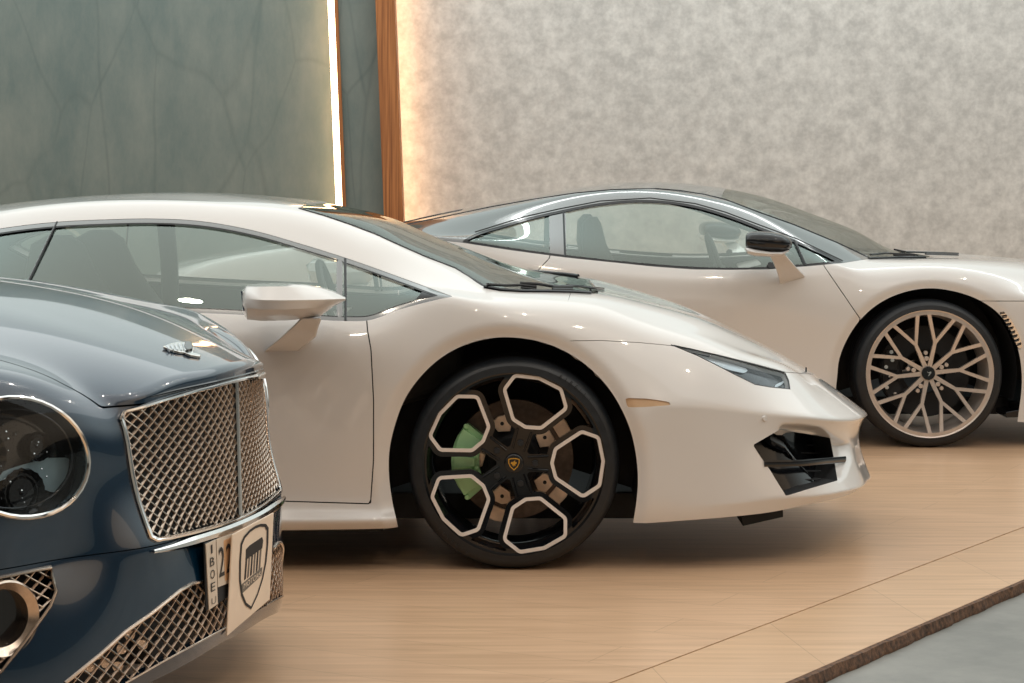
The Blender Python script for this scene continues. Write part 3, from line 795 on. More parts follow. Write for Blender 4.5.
cap = [
 [(750,353,.55),(753,346.5,.38),(757,343.5,.2),(760,343,0)],
 [(702,334,.66),(704,323,.48),(707,320,.25),(708,319.5,0)],
 [(640,320,.76),(642,305.5,.58),(645,302,.3),(646,301,0)],
 [(590,308,.82),(590,295.5,.68),(592,290,.38),(594,288,0)],
 [(514,301,.88),(514,291,.77),(520,276,.40),(522,270,0)],
 [(452,293.5,.86),(462,271.5,.67),(470,257,.35),(474,253,0)],
 [(408,279,.80),(410,250.5,.64),(418,237,.33),(424,233,0)],
 [(366,264,.75),(366,231,.60),(374,217,.30),(378,215.5,0)],
 [(300,243.5,.70),(300,209,.55),(300,203,.28),(300,201.5,0)],
 [(215,222.5,.66),(215,202,.52),(212,194.5,.27),(210,193,0)],
 [(120,219,.65),(120,200,.50),(118,195.5,.26),(116,194.5,0)],
 [(20,226.5,.64),(20,208,.50),(20,203.5,.26),(20,202.5,0)],
 [(-80,248,.66),(-80,228,.50),(-80,222,.26),(-80,220,0)],
 [('L',-2.2,.80,.93),('L',-2.2,.50,.985),('L',-2.2,.26,1.00),('L',-2.2,0,1.005)],
 [('L',-2.62,.78,.92),('L',-2.62,.48,.93),('L',-2.62,.26,.935),('L',-2.62,0,.94)],
 [('L',-3.0,.74,.88),('L',-3.0,.46,.885),('L',-3.0,.24,.89),('L',-3.0,0,.89)],
]
S = A.cage(cols(A, band), cols(A, cap), (4, 4), creases=[('b', 0, 7, 4, .75), ('b', 0, 6, 1, .5), ('c', 9, 12, 2, .35), ('b', 6, 19, 2, .25)])
ARCH = [(399,560),(398,528),(393,505),(389,475),(389.5,450),(395,425),(406,397),(422,375),(445,355),(470,343),(497,337.5),(520,338),(545,343),(570,354),(592,370),
        (610,390),(622,410),(631,432),(636,455),(638,480),(636,505),(633,524),(632,560)]
# flared lips round the wheel arches
ARCH = spl(ARCH)
u, v = px(A.world(S.V)); d = -sdf(u, v, ARCH); m = (d > -6) & (d < 17) & (S.V[:, 1] > .5)
t = np.clip(1-np.maximum(d, 0)/14, 0, 1); S.V[:, 1] -= np.where(m, .024*t**1.35, 0); A.renorm((d > -8) & (d < 20) & (S.V[:, 1] > .5))
REC = [(777,431),(783,423.5),(803,424),(821,426.5),(836,436),(850,442),(853,458),(846,476),(838,483),(830,470),(800,440)]
u, v = px(A.world(S.V)); d = sdf(u, v, REC); m = (d > -2) & (S.V[:, 1] > .3) & (S.V[:, 0] > .7); t = np.clip((d+.5)/7, 0, 1); t = t*t*(3-2*t)
S.V[:, 0] -= np.where(m, .022*t, 0); S.V[:, 1] -= np.where(m, .026*t, 0); A.renorm((d > -6) & (S.V[:, 1] > .3) & (S.V[:, 0] > .7)); A.refresh()
WIN = [(-95,256),(-40,236),(0,228.5),(55,222),(110,219.3),(150,218.5),(200,221),(256,231),(300,243.5),(345,257.5),(400,277),(453,296.5),(400,309.5),(368,320.5),(345,321),(285,317),(160,311),(30,303),(-60,298)]
SCR = [(299,208.5),(325,216),(350,224.5),(375,234),(400,245.5),(425,256.5),(456,268.5),(488,288.5),(520,291.5),(560,292),(598,294),(600,260),(456,225),(345,190),(322,190)]
WIN = spl(WIN); SCR = spl(SCR)
near = lambda V: V[:, 1]-.30
notarch = S.clip(A.uvf(lambda u, v: -sdf(u, v, ARCH))).clip(lambda V: np.hypot(V[:, 0]+2.62, V[:, 2]-.34)-.385)
shell = gate(A, notarch, lambda u, v: -sdf(u, v, WIN))
shell = gate(A, shell, lambda u, v: -sdf(u, v, SCR))
shell = shell.clip(lambda V: -sdf(V[:, 0], V[:, 1], [(-2.55, -1), (-1.80, -1), (-1.80, .40), (-2.55, .46)]))
LAMP = [(671,344.6),(690,348.6),(715,354.5),(752,363.8),(785,372.5),(788.5,380),(790,389),(770,387),(755,384.3),(735,374.5),(717.5,365.5),(697.5,355.5)]
INT = [(753,445),(779,430),(805,433.5),(830,438),(834,459),(837.5,480.5),(812,488),(786,496),(770,470)]
REF = [(625,398),(645,398.5),(671,401.5),(671.5,405),(645,407),(627,407.5)]
DOOR = [(366.5,318),(367.5,330),(371,350),(373.5,400),(373.5,460),(370.5,503.8),(278,501),(100,498),(-60,496),(-95,420),(-75,330),(-75,292),(30,300),(160,307),(285,313),(345,317)]
HOOD = [(600,340.4),(640,342.6),(672,345.6),(715,354),(752,363.2),(786,372.2),(815,374.3),(840,374),(900,300),(620,230),(575,280),(560,325),(563,341)]
lamp_s, int_s = gate(A, S, lambda u, v: sdf(u, v, LAMP)), gate(A, S, lambda u, v: sdf(u, v, INT))
shell = gate(A, shell, lambda u, v: -sdf(u, v, LAMP)); shell = gate(A, shell, lambda u, v: -sdf(u, v, INT)); shell = gate(A, shell, lambda u, v: -sdf(u, v, REF))
door = gate(A, shell, lambda u, v: sdf(u, v, DOOR)-.6); rest = gate(A, shell, lambda u, v: -sdf(u, v, DOOR)-.6)
fhood = lambda V: np.minimum(sdf(*px(A.world(V)), HOOD), 99)
hgap = lambda V: .35*(px(A.world(V))[0] > 569)
hood = rest.clip(lambda V: fhood(V)-hgap(V)); rest = rest.clip(lambda V: -fhood(V)-hgap(V))
BUMP = [(632,560),(640,407.5),(672,403),(700,404),(900,404),(900,560)]
bump = rest.clip(lambda V: sdf(*px(A.world(V)), [(560,600),(560,344),(630,344),(660,346),(900,346),(900,600)]))
rest = rest.clip(lambda V: -sdf(*px(A.world(V)), [(560,600),(560,344),(630,344),(660,346),(900,346),(900,600)]))
A.put('body_shell', rest, WHITE, .02); A.put('hood', hood, WHITE, .015); A.put('front_bumper', bump, WHITE, .02)
doors = A.put('door', door, WHITE, .02, 'two')
lining = gate(A, notarch, lambda u, v: -sdf(u, v, WIN)-1.5); lining = gate(A, lining, lambda u, v: -sdf(u, v, SCR)-1.5); lining = gate(A, lining, lambda u, v: -sdf(u, v, INT)-1)
lining = lining.clip(lambda V: -sdf(V[:, 0], V[:, 1], [(-2.55, -1), (-1.80, -1), (-1.80, .40), (-2.55, .46)]))
A.put('inner_lining', lining.offset(-.025), DARK, 0)
# glazing
patch(A, 'window_trim', WIN, BLACKROOF, rootA, -.001, 0, 'two', base=gate(A, S, lambda u, v: 4.0-sdf(u, v, WIN)))
patch(A, 'window_seal', WIN, GLOSS, rootA, -.002, 0, 'two', base=gate(A, gate(A, S, lambda u, v: 5.2-sdf(u, v, WIN)), lambda u, v: sdf(u, v, WIN)-4.0))
win = gate(A, S, lambda u, v: sdf(u, v, WIN)-3).offset(-.007)
A.put('quarter_window', gate(A, win, lambda u, v: sdf(u, v, [(-200,100),(57,223),(28,283),(10,400),(-200,400)])), GLASS, 0, 'two')
A.put('door_window', gate(A, win, lambda u, v: sdf(u, v, [(57,223),(57,100),(343.5,100),(343.5,400),(10,400),(28,283)])), GLASS, 0, 'two')
A.put('vent_window', gate(A, win, lambda u, v: sdf(u, v, [(343.5,100),(343.5,400),(600,400),(600,100)])), GLASS, 0, 'two')
strip(A, 'window_divider', [(57,221.5),(27,284)], .0045, GLOSS, rootA, -.003)
strip(A, 'window_divider', [(339.5,257),(339.5,320.5)], .009, BLACKROOF, rootA, -.004, flat=(.010, .003))
strip(A, 'window_seal', [(345.3,258.5),(345.5,320.5)], .0045, GLOSS, rootA, -.002)
patch(A, 'mirror_triangle', [(424,288),(428,287.5),(455,296.5),(412,307.5),(410,306)], GLOSS, rootA, -.003)
A.put('windscreen', gate(A, S, lambda u, v: sdf(u, v, SCR)).offset(-.004), SCREEN, 0)
A.put('engine_cover', S.clip(lambda V: sdf(V[:, 0], V[:, 1], [(-2.55, -1), (-1.80, -1), (-1.80, .40), (-2.55, .46)])).offset(-.01), GLOSS, 0)
strip(A, 'windscreen_seal', [(299,208.5),(325,216),(350,224.5),(375,234),(400,245.5),(425,256.5),(456,268.5),(488,288)], .0045, GLOSS, rootA, -.001)
strip(A, 'cowl_trim', [(484,287.5),(500,290.5),(520,291.8),(545,292),(570,292.5),(590,293.5)], .008, GLOSS, rootA, .001)
# wipers
def wiper(car, root, pts, z=.012):
    mb = MB(); q = lift(car, pts, z); mb.tube(q, .005, 6); mb.tube([p+Vector((0, 0, -.008)) for p in q[len(q)//2:]], .004, 6); return car.off(mb.build('wiper', GLOSS, root, True))
wiper(A, rootA, [(486,288),(505,289),(520,288.6),(536,290.4)]); wiper(A, rootA, [(520,286.5),(536,287.5),(552,290),(572,290)])
wiper(A, rootA, [(566,288),(578,288.5),(590,290),(603,291)], .008)
# head lamps
lamp_parent = A.put('headlamp', lamp_s.offset(-.022), GLOSS, 0, 'two')
for i, sgn in ((0, 1), (1, -1)): pass
def sub(objs, parents):
    for o, p in zip(objs, parents): o.parent = p
sub(A.put('lamp_glass', lamp_s.offset(-.003), CLEAR, 0, 'two'), lamp_parent)
sub(patch(A, 'light_blade', [(682,347.5),(700,351.5),(730,359),(752,366),(748,370.5),(735,368),(712,361),(697,355)], LAMPIN, rootA, -.016, .002), lamp_parent)
sub(patch(A, 'light_blade', [(722,368),(740,374.5),(758,382),(770,386.5),(760,385),(742,379)], LAMPIN, rootA, -.015, .002), lamp_parent)
sub(patch(A, 'light_blade', [(776,383),(786,377.5),(788,379),(779,385)], LAMPIN, rootA, -.015, .002), lamp_parent)
sub(strip(A, 'lamp_bezel', LAMP, .0022, GLOSS, rootA, -.001, True) and [], [])
patch(A, 'side_reflector', REF, TAN, rootA, -.004, .006)
# front intakes: dark duct, slats and the blade across
mb = MB(); q = [A.hit(*p) for p in INT]; push = Vector((-.16, .13, .0))
mb.slab([p+Vector((.0, .0, 0)) for p in q], push)
duct = A.put('air_intake', int_s.offset(-.06), GLOSS, 0, 'two')
mb = MB(); PUSH = Vector((-.085, .10, 0)); back = [p+PUSH for p in q]; n = len(q); cq = sum(q, Vector())/n
V = [tuple(p) for p in q]+[tuple(p) for p in back]; mb.add(V, [(i, i+n, (i+1) % n+n, (i+1) % n) for i in range(n)])
mb.add([cq+(p-cq)*1.3+PUSH*.9 for p in q], [tuple(range(n))])
o = A.off(mb.build('intake_wall', DARK, rootA)); o2 = A.mirrored(o); sub([o, o2], duct)
mb = MB()
for k, (za, zb) in enumerate(((445, 447), (454, 455), (474, 473), (484, 481))):
    a, b = A.hit(762+k*4, za), A.hit(832, zb); o_ = Vector((-.03, .045, 0)); mb.tube([a+o_, (a+b)/2+o_, b+o_], .003, 6)
o = A.off(mb.build('intake_slat', DARK, rootA, True)); sub([o, A.mirrored(o)], duct)
a, b, c = A.hit(764, 463.5, .002), A.hit(800, 463.5, .006), A.hit(844, 462.5, .012)
mb = MB(); mb.tube([a, (a+b)/2, b, (b+c)/2, c], .0075, 8, flat=(.011, .0042)); o = A.off(mb.build('intake_blade', GLOSS, rootA, True)); sub([o, A.mirrored(o)], duct)
# parking sensor, hood sensor and under-nose fin
p = A.hit(764.5, 418.5); mb = MB(); mb.tube([p+Vector((.002, -.003, 0)), p+Vector((-.01, .01, 0))], .009, 16); o = A.off(mb.build('parking_sensor', WHITE, rootA, True, bevel=.002)); A.mirrored(o)
p = A.hit(806, 372, 0); mb = MB(); mb.tube([p, p+Vector((0, 0, .016))], .003, 8); A.off(mb.build('washer_nozzle', GLOSS, rootA))
mb = MB(); mb.slab([P(741,514,6.75), P(783,508,6.80), P(783,517,6.80), P(743,526,6.75)], (0, .25, 0)); A.off(mb.build('splitter_fin', DARK, rootA))
# side mirrors
mb = MB(); secs = []
for (u0, vt, vm, vb, d0, d1) in ((242.5, 290, 297, 312, 6.30, 6.48), (247, 285, 299, 319.5, 6.27, 6.50), (262, 283.3, 300, 321, 6.25, 6.51), (285, 283.0, 300.3, 320.5, 6.25, 6.52),
                                 (305, 284.0, 300, 319, 6.27, 6.52), (320, 286.5, 299.6, 316.5, 6.30, 6.52), (334, 291, 299.2, 306, 6.34, 6.50), (345.5, 297.2, 298.8, 300.3, 6.39, 6.45)):
    dm = (d0+d1)/2
    secs.append([P(u0, vm, d0), P(u0, vm*.55+vb*.45, d0+.008), P(u0, vb, dm-.02), P(u0, vb, dm+.05), P(u0, vm, d1), P(u0, vt*.7+vm*.3, d1-.01), P(u0, vt, dm+.03), P(u0, vt*.8+vm*.2, d0+.035)])
mb.loft(secs); mir = A.off(mb.build('side_mirror', WHITE, rootA, True, angle=42)); 
mb = MB(); secs = []
for (a_, b_, d0, d1) in (((301, 318), (322, 318), 6.36, 6.46), ((293, 326), (318.5, 327), 6.38, 6.47), ((281, 337), (316, 337), 6.42, 6.52), ((265, 350.5), (300, 349.5), 6.52, 6.62), ((262, 353), (296, 353), 6.58, 6.66)):
    secs.append([P(*a_, d0), P(*b_, d0), P(*b_, d1), P(*a_, d1)])
mb.loft(secs); st = A.off(mb.build('mirror_arm', WHITE, rootA, True, bevel=.006)); 
m2 = A.mirrored(mir); s2 = A.mirrored(st); st.parent = mir; s2.parent = m2
mb = MB(); mb.slab([P(242.2,291,6.31), P(242.2,291,6.47), P(244.5,311,6.46), P(244.5,311,6.32)], (-.004, 0, 0)); g = A.off(mb.build('mirror_glass', CHROME, rootA)); g2 = A.mirrored(g); g.parent = mir; g2.parent = m2
# cabin
seat(rootA, A, -1.28, .36, .99, .24, 2.0); seat(rootA, A, -1.28, -.36, .99, .24, 2.0)
for w_ in (-.60,):
    mb = MB(); W = [Vector(x)-A.M.translation for x in A.world([(-1.29, w_, .55), (-1.30, w_*.98, .9), (-1.31, w_*.90, 1.10)]).tolist()]; mb.tube(W, .034, 10); mb.build('roll_hoop', SEAT, rootA, True)
mb = MB(); W = A.world([(-.55, .66, .62), (-.15, .66, .74), (-.15, -.66, .74), (-.55, -.66, .62)]).tolist()
mb.slab([Vector(x)-A.M.translation for x in W], (0, 0, -.2)); mb.build('dashboard', SEAT, rootA, bevel=.03)
mb = MB(); c = Vector(A.world([(-.66, -.36, .74)])[0])-A.M.translation
mb.tube([c+Vector((.05*math.sin(t)*-1, .17*math.cos(t), .16*math.sin(t))) for t in [2*PI*k/28 for k in range(28)]], .014, 8, True); mb.tube([c+Vector((0, -.16, 0)), c+Vector((.03, 0, 0)), c+Vector((0, .16, 0))], .012, 8)
mb.build('steering_wheel', SEAT, rootA, True)
mb = MB(); W = A.world([(-1.62, .70, .2), (-1.75, .62, .80), (-1.75, -.62, .80), (-1.62, -.70, .2)]).tolist(); mb.slab([Vector(x)-A.M.translation for x in W], (-.05, 0, 0)); mb.build('bulkhead', SEAT, rootA)
underbody(rootA, A, [(-3.3, -3.05, .6, .15, .2), (-3.05, -2.2, .66, .13, .2), (-2.2, -.40, .90, .12, .18), (-.40, .40, .66, .12, .2), (.40, .80, .76, .16, .20)])
mb = MB(); W = A.world([(-.37,.93,.13),(-2.2,.93,.13),(-2.2,-.93,.13),(-.37,-.93,.13)]).tolist()
liner(rootA, A, .0, .335, .405, .895, .60); liner(rootA, A, -2.62, .34, .40, .895, .58)
wA = empty('wheel', (.006, 6.585-DA, .3285), parent=rootA)
wheel_hex(wA)
copy_wheel(wA, (.006, DA-6.585, .3285), PI, rootA); copy_wheel(wA, (-2.614, 6.585-DA, .3285), 0, rootA); copy_wheel(wA, (-2.614, DA-6.585, .3285), PI, rootA)

# ------------------------------------------------------------------ the pearl white car with the black roof at the back
DB = 10.55
rootB = empty('coupe_car', (0, DB, 0))
tag(rootB, 'white coupe with gloss black roof and ten-spoke champagne wheels, furthest back by the pale wall', 'car')
B = Car(rootB, Matrix(((1, 0, 0, 0), (0, -1, 0, DB), (0, 0, 1, 0), (0, 0, 0, 1))))
def side(u, r5, ws=(.93, .95, .95, .96, .965)):
    return [(u,422,ws[0]),(u,402,ws[1]),(u,378,ws[2]),(u,340,ws[3]),(u,303,ws[4]),r5]
band = [
 [('L',2.86,0,.12),('L',2.88,0,.17),('L',2.86,0,.27),('L',2.84,0,.40),('L',2.84,0,.52),('L',2.74,0,.66)],
 [('L',2.85,.2,.12),('L',2.87,.2,.17),('L',2.85,.2,.27),('L',2.83,.2,.40),('L',2.83,.2,.52),('L',2.73,.2,.66)],
 [('L',2.81,.42,.12),('L',2.83,.42,.17),('L',2.80,.42,.27),('L',2.78,.42,.40),('L',2.78,.42,.52),('L',2.69,.42,.66)],
 [('L',2.72,.62,.12),('L',2.74,.62,.17),('L',2.70,.62,.27),('L',2.69,.62,.40),('L',2.69,.60,.52),('L',2.60,.60,.67)],
 [('L',2.55,.82,.12),('L',2.57,.84,.17),('L',2.54,.82,.27),('L',2.54,.80,.40),('L',2.54,.78,.54),('L',2.46,.74,.69)],
 side(1045,(1045,300,.86),(.90,.91,.91,.92,.915)),
 side(1000,(1000,282,.91),(.94,.945,.95,.955,.95)),
 side(930,(930,272,.925),(.95,.96,.965,.975,.975)),
 side(870,(870,276,.92),(.94,.95,.955,.965,.96)),
 side(835,(836,268,.915),(.93,.94,.94,.95,.955)),
 side(795,(798,268,.92),(.93,.95,.93,.94,.955)),
 side(740,(743,269,.925),(.93,.95,.92,.93,.955)),
 side(665,(668,267,.925),(.93,.95,.92,.93,.955)),
 side(590,(594,260,.925),(.93,.95,.92,.94,.96)),
 side(520,(520,251,.93),(.94,.96,.95,.96,.975)),
 side(455,(455,242.5,.935),(.95,.97,.97,.98,.985)),
 side(380,(382,240,.93),(.96,.98,.98,.985,.985)),
 side(300,(300,252,.92),(.96,.98,.98,.985,.97)),
 [('L',-1.30,.90,.16),('L',-1.31,.92,.22),('L',-1.32,.93,.30),('L',-1.34,.93,.48),('L',-1.36,.91,.64),('L',-1.34,.85,.82)],
 [('L',-1.50,.70,.16),('L',-1.52,.72,.22),('L',-1.53,.72,.30),('L',-1.56,.72,.48),('L',-1.58,.71,.64),('L',-1.54,.68,.80)],
 [('L',-1.58,.46,.16),('L',-1.60,.47,.22),('L',-1.61,.47,.30),('L',-1.63,.47,.48),('L',-1.66,.47,.64),('L',-1.62,.45,.80)],
 [('L',-1.61,.23,.16),('L',-1.63,.23,.22),('L',-1.64,.23,.30),('L',-1.66,.23,.48),('L',-1.69,.23,.64),('L',-1.65,.22,.80)],
 [('L',-1.62,0,.16),('L',-1.64,0,.22),('L',-1.65,0,.30),('L',-1.67,0,.48),('L',-1.70,0,.64),('L',-1.66,0,.80)],
]
cap = [
 [(1048,282,.74),(1053,272,.55),(1058,268,.28),(1060,267,0)],
 [(1002,268,.79),(1006,262,.6),(1012,260.5,.3),(1015,260,0)],
 [(932,262,.83),(937,258.5,.66),(948,257.5,.33),(955,257,0)],
 [(868,263.5,.83),(872,258,.71),(890,252,.36),(898,251.5,0)],
 [(836,259,.85),(838,243.5,.69),(852,232,.35),(858,231.5,0)],
 [(792,238,.78),(800,226.5,.645),(810,215,.33),(814,214.5,0)],
 [(738,218.5,.70),(742,204,.58),(748,193.5,.3),(750,193,0)],
 [(665,201,.66),(665,190.3,.54),(665,183,.28),(665,182.5,0)],
 [(590,205,.66),(590,190.8,.54),(592,186,.28),(594,185.5,0)],
 [(520,220,.72),(520,203,.56),(520,199.5,.28),(520,199,0)],
 [(456,238,.86),(450,217,.62),(450,213,.3),(450,212.5,0)],
 [(382,236,.84),(380,231,.6),(380,228,.3),(380,227,0)],
 [(301,248,.80),(302,246,.58),(302,244.5,.28),(302,244,0)],
]
S = B.cage(cols(B, band), cols(B, cap), (4, 4), creases=[('b', 6, 20, 2, .3), ('c', 8, 12, 2, .35), ('b', 8, 15, 5, .3)])
ARCHB = [(836,450),(836,400),(837,381),(839,360),(848,337.5),(860.5,319.5),(880.5,302.5),(903,292.5),(928,288.3),(953,291),(978,299.5),(998,313),(1010.5,330),(1018,349),(1021.5,370),(1021.5,390),(1019,410),(1014,450)]
ARCHB = spl(ARCHB)
u, v = px(B.world(S.V)); d = -sdf(u, v, ARCHB); m = (d > -6) & (d < 11) & (S.V[:, 1] > .5)
t = np.clip(1-np.maximum(d, 0)/9, 0, 1); S.V[:, 1] -= np.where(m, .020*t**1.35, 0); B.renorm((d > -6) & (d < 13) & (S.V[:, 1] > .5))
B.refresh()
WINB = [(461,242),(475,234),(500,226),(525,218.5),(560,210.5),(600,203),(650,200),(695,205.5),(725,214),(765,229),(795,240),(843,262.5),(805,266),(765,269),(695,269),(656,266.3),(565,257),(512,250)]
SCRB = [(720,198),(740,204.5),(760,212.5),(795,225),(837,242.5),(869,257.3),(900,257),(930,257.5),(930,240),(860,200),(731,180)]
WINB = spl(WINB)
BLK = [(380,239.5),(425,238.5),(461,242.3),(512,250.2),(565,257.2),(656,266.6),(695,269.3),(765,269.3),(805,266.3),(843,262.8),(869,258.6),(900,258.2),(930,258),(945,250),(900,120),(300,120),(330,238)]
notarch = S.clip(B.uvf(lambda u, v: -sdf(u, v, ARCHB))).clip(lambda V: np.hypot(V[:, 0]+.77, V[:, 2]-.34)-.385)
shell = gate(B, notarch, lambda u, v: -sdf(u, v, WINB)); shell = gate(B, shell, lambda u, v: -sdf(u, v, SCRB))
RG = [(-.95, -1), (-.25, -1), (-.25, .42), (-.95, .46)]
shell = shell.clip(lambda V: -sdf(V[:, 0], V[:, 1], RG))
VENT = [(998.5,311.5),(1004,311.5),(1012,321),(1019,334),(1022.5,345),(1022,351),(1018,349),(1011,331)]
roof = gate(B, shell, lambda u, v: sdf(u, v, BLK)); paint = gate(B, shell, lambda u, v: -sdf(u, v, BLK)-.25); paint = gate(B, paint, lambda u, v: -sdf(u, v, VENT))
B.put('roof_shell', roof, BLACKROOF, .012)
DOORB = [(823.5,260),(824,266),(860.3,319),(848,345),(838,372),(835,402),(560,402),(520,380),(505,330),(520,290),(549.5,258),(551,250),(700,262)]
GAPB = [[(823.5,262),(824.3,266),(861,320)], [(549.5,257),(536.5,271)], [(989,301),(1060,301.5)], [(512,267.5),(536,268.5)]]
doorb = gate(B, paint, lambda u, v: sdf(u, v, DOORB)-.45); restb = gate(B, paint, lambda u, v: -sdf(u, v, DOORB)-.45)
bumpb = gate(B, restb, lambda u, v: sdf(u, v, [(960,301),(1300,301.5),(1300,500),(960,500)])-.35); restb = gate(B, restb, lambda u, v: -sdf(u, v, [(960,301),(1300,301.5),(1300,500),(960,500)])-.35)
restb = gate(B, restb, lambda u, v: lined(u, v, GAPB[3])-.35)
B.put('body_shell', restb, WHITE2, .02); B.put('front_bumper', bumpb, WHITE2, .02); B.put('door', doorb, WHITE2, .02, 'two')
lining = gate(B, notarch, lambda u, v: -sdf(u, v, WINB)-1.2); lining = gate(B, lining, lambda u, v: -sdf(u, v, SCRB)-1).clip(lambda V: -sdf(V[:, 0], V[:, 1], RG))
B.put('inner_lining', lining.offset(-.025), DARK, 0)
patch(B, 'window_seal', WINB, GLOSS, rootB, -.001, 0, 'two', base=gate(B, S, lambda u, v: 2.2-sdf(u, v, WINB)))
win = gate(B, S, lambda u, v: sdf(u, v, WINB)-1.5).offset(-.007)
B.put('quarter_window', gate(B, win, lambda u, v: sdf(u, v, [(564,100),(564,400),(300,400),(300,100)])), GLASS, 0, 'two')
B.put('door_window', gate(B, win, lambda u, v: sdf(u, v, [(564,100),(900,100),(900,400),(564,400)])), GLASS, 0, 'two')
patch(B, 'window_pillar', [(549,205),(565.5,205),(566.5,258),(550,257)], BLACKROOF, rootB, -.004)
strip(B, 'window_divider', [(563.3,211),(565.2,257)], .0045, GLOSS, rootB, -.002)
strip(B, 'window_divider', [(794.5,240),(805.5,265.5)], .007, GLOSS, rootB, -.003)
B.put('windscreen', gate(B, S, lambda u, v: sdf(u, v, SCRB)).offset(-.004), SCREEN, 0)
B.put('engine_cover', S.clip(lambda V: sdf(V[:, 0], V[:, 1], RG)).offset(-.008), GLOSS, 0)
strip(B, 'roof_seam', [(404,225),(447,216),(490,207),(532,199.5),(575,193),(612,189.6),(656,188.6),(680,190.5),(705,194.5),(725,199.3),(760,212.5),(795,225),(837,242.5),(868,257)], .0045, GLOSS, rootB, -.001)
strip(B, 'drip_moulding', [(475,232),(525,216.5),(560,208.7),(600,201),(650,198),(695,203.5),(725,212),(765,227),(795,238),(843,261)], .003, GLOSS, rootB, 0)
strip(B, 'header_seam', [(705,194.3),(716,187.5)], .0025, CHROME, rootB, 0); 
strip(B, 'cowl_trim', [(869,259),(885,258.4),(900,258),(925,257.7)], .008, GLOSS, rootB, .001)
wiper(B, rootB, [(870,257.5),(885,256),(893,256.5),(915,257.5)], .014); wiper(B, rootB, [(893,253.5),(905,256),(925,256.5),(958,257.5)], .020)
vs = gate(B, S, lambda u, v: sdf(u, v, VENT)); ventp = B.put('side_vent', vs.offset(-.012), CHROME, 0, 'two')
mb = MB()
for k in range(9):
    t = k/8; a = B.hit(1000+t*17, 313.5+t*32, .0); b = B.hit(1005+t*16, 313+t*31, .0); mb.tube([a, b], .0035, 6)
o = B.off(mb.build('vent_slat', GLOSS, rootB, True)); sub([o, B.mirrored(o)], ventp)
p = [B.hit(1019, 410), B.hit(1045, 409)]; mb = MB(); mb.slab([p[0], p[1], p[1]+Vector((0, 0, -.035)), p[0]+Vector((-.06, 0, -.035)), p[0]+Vector((-.06, 0, -.01))], (0, .2, 0)); o = B.off(mb.build('splitter', GLOSS, rootB, bevel=.004)); B.mirrored(o)
# mirrors
def headsec(u0, vt, vb, d0, d1, n=14):
    r = []
    for k in range(n):
        th = 2*PI*k/n; c, s_ = math.cos(th), math.sin(th); c = math.copysign(abs(c)**.75, c); s_ = math.copysign(abs(s_)**.75, s_)
        r.append(P(u0, (vt+vb)/2-s_*(vb-vt)/2, (d0+d1)/2-c*(d1-d0)/2))
    return r
def split_head(rows, ratio):
    return rows
mb = MB(); mb.loft([headsec(*r) for r in ((745.5,236,246,9.37,9.53),(747,233.5,248.5,9.35,9.54),(751,231.5,250.5,9.34,9.55),(760,231,252,9.33,9.56),(772,231.8,252.6,9.33,9.56),(782,233.8,252,9.34,9.55),(789,237.5,250,9.37,9.53),(792,241.5,247.5,9.40,9.50))])
head = B.off(mb.build('side_mirror', GLOSS, rootB, True, angle=60))
mb = MB(); mb.loft([headsec(*r) for r in ((745.6,247,251,9.36,9.54),(748,247,254.5,9.34,9.55),(755,248.5,256.5,9.33,9.56),(770,251,257,9.33,9.56),(782,251.5,256,9.34,9.55),(789,249.5,251.5,9.38,9.52))])
shl = B.off(mb.build('mirror_shell', WHITE2, rootB, True, angle=60))
mb = MB(); secs = []
for (a_, b_, d0, d1) in (((769,254),(784,253),9.40,9.50),((774,264),(790,260),9.44,9.54),((778,275),(797,268),9.52,9.60),((780,284),(805,276),9.60,9.66),((781,285.5),(806,279),9.64,9.70)):
    secs.append([P(*a_, d0), P(*b_, d0), P(*b_, d1), P(*a_, d1)])
mb.loft(secs); arm = B.off(mb.build('mirror_arm', WHITE2, rootB, True, bevel=.006))
h2, s2, a2 = B.mirrored(head), B.mirrored(shl), B.mirrored(arm); shl.parent = head; arm.parent = head; s2.parent = h2; a2.parent = h2
patch(B, 'mirror_foot', [(765,268.5),(768,263),(772,262),(776,268.8)], GLOSS, rootB, .004, .004)
# cabin
seat(rootB, B, .62, .38, 1.0); seat(rootB, B, .62, -.38, 1.0)
mb = MB(); W = B.world([(1.15, .66, .66), (1.65, .66, .76), (1.65, -.66, .76), (1.15, -.66, .66)]).tolist()
mb.slab([Vector(x)-B.M.translation for x in W], (0, 0, -.2)); mb.build('dashboard', SEAT, rootB, bevel=.03)
mb = MB(); c = Vector(B.world([(1.05, -.36, .76)])[0])-B.M.translation
mb.tube([c+Vector((.05*math.sin(t)*-1, .17*math.cos(t), .16*math.sin(t))) for t in [2*PI*k/28 for k in range(28)]], .014, 8, True); mb.tube([c+Vector((0, -.16, 0)), c+Vector((.03, 0, 0)), c+Vector((0, .16, 0))], .012, 8)
mb.build('steering_wheel', SEAT, rootB, True)
mb = MB(); W = B.world([(.22, .70, .2), (.12, .62, .84), (.12, -.62, .84), (.22, -.70, .2)]).tolist(); mb.slab([Vector(x)-B.M.translation for x in W], (-.05, 0, 0)); mb.build('bulkhead', SEAT, rootB)
underbody(rootB, B, [(-1.55, -1.2, .6, .15, .2), (-1.2, -.35, .66, .13, .2), (-.35, 1.46, .90, .12, .18), (1.46, 2.3, .66, .12, .2), (2.3, 2.6, .72, .12, .18)])
liner(rootB, B, 1.875, .335, .41, .90, .60); liner(rootB, B, -.77, .34, .40, .90, .58)
wB = empty('wheel', (1.8775, 9.59-DB, .3335), parent=rootB)
wheel_spokes(wB)
copy_wheel(wB, (1.8775, DB-9.59, .3335), PI, rootB); copy_wheel(wB, (-.77, 9.59-DB, .3335), 0, rootB); copy_wheel(wB, (-.77, DB-9.59, .3335), PI, rootB)

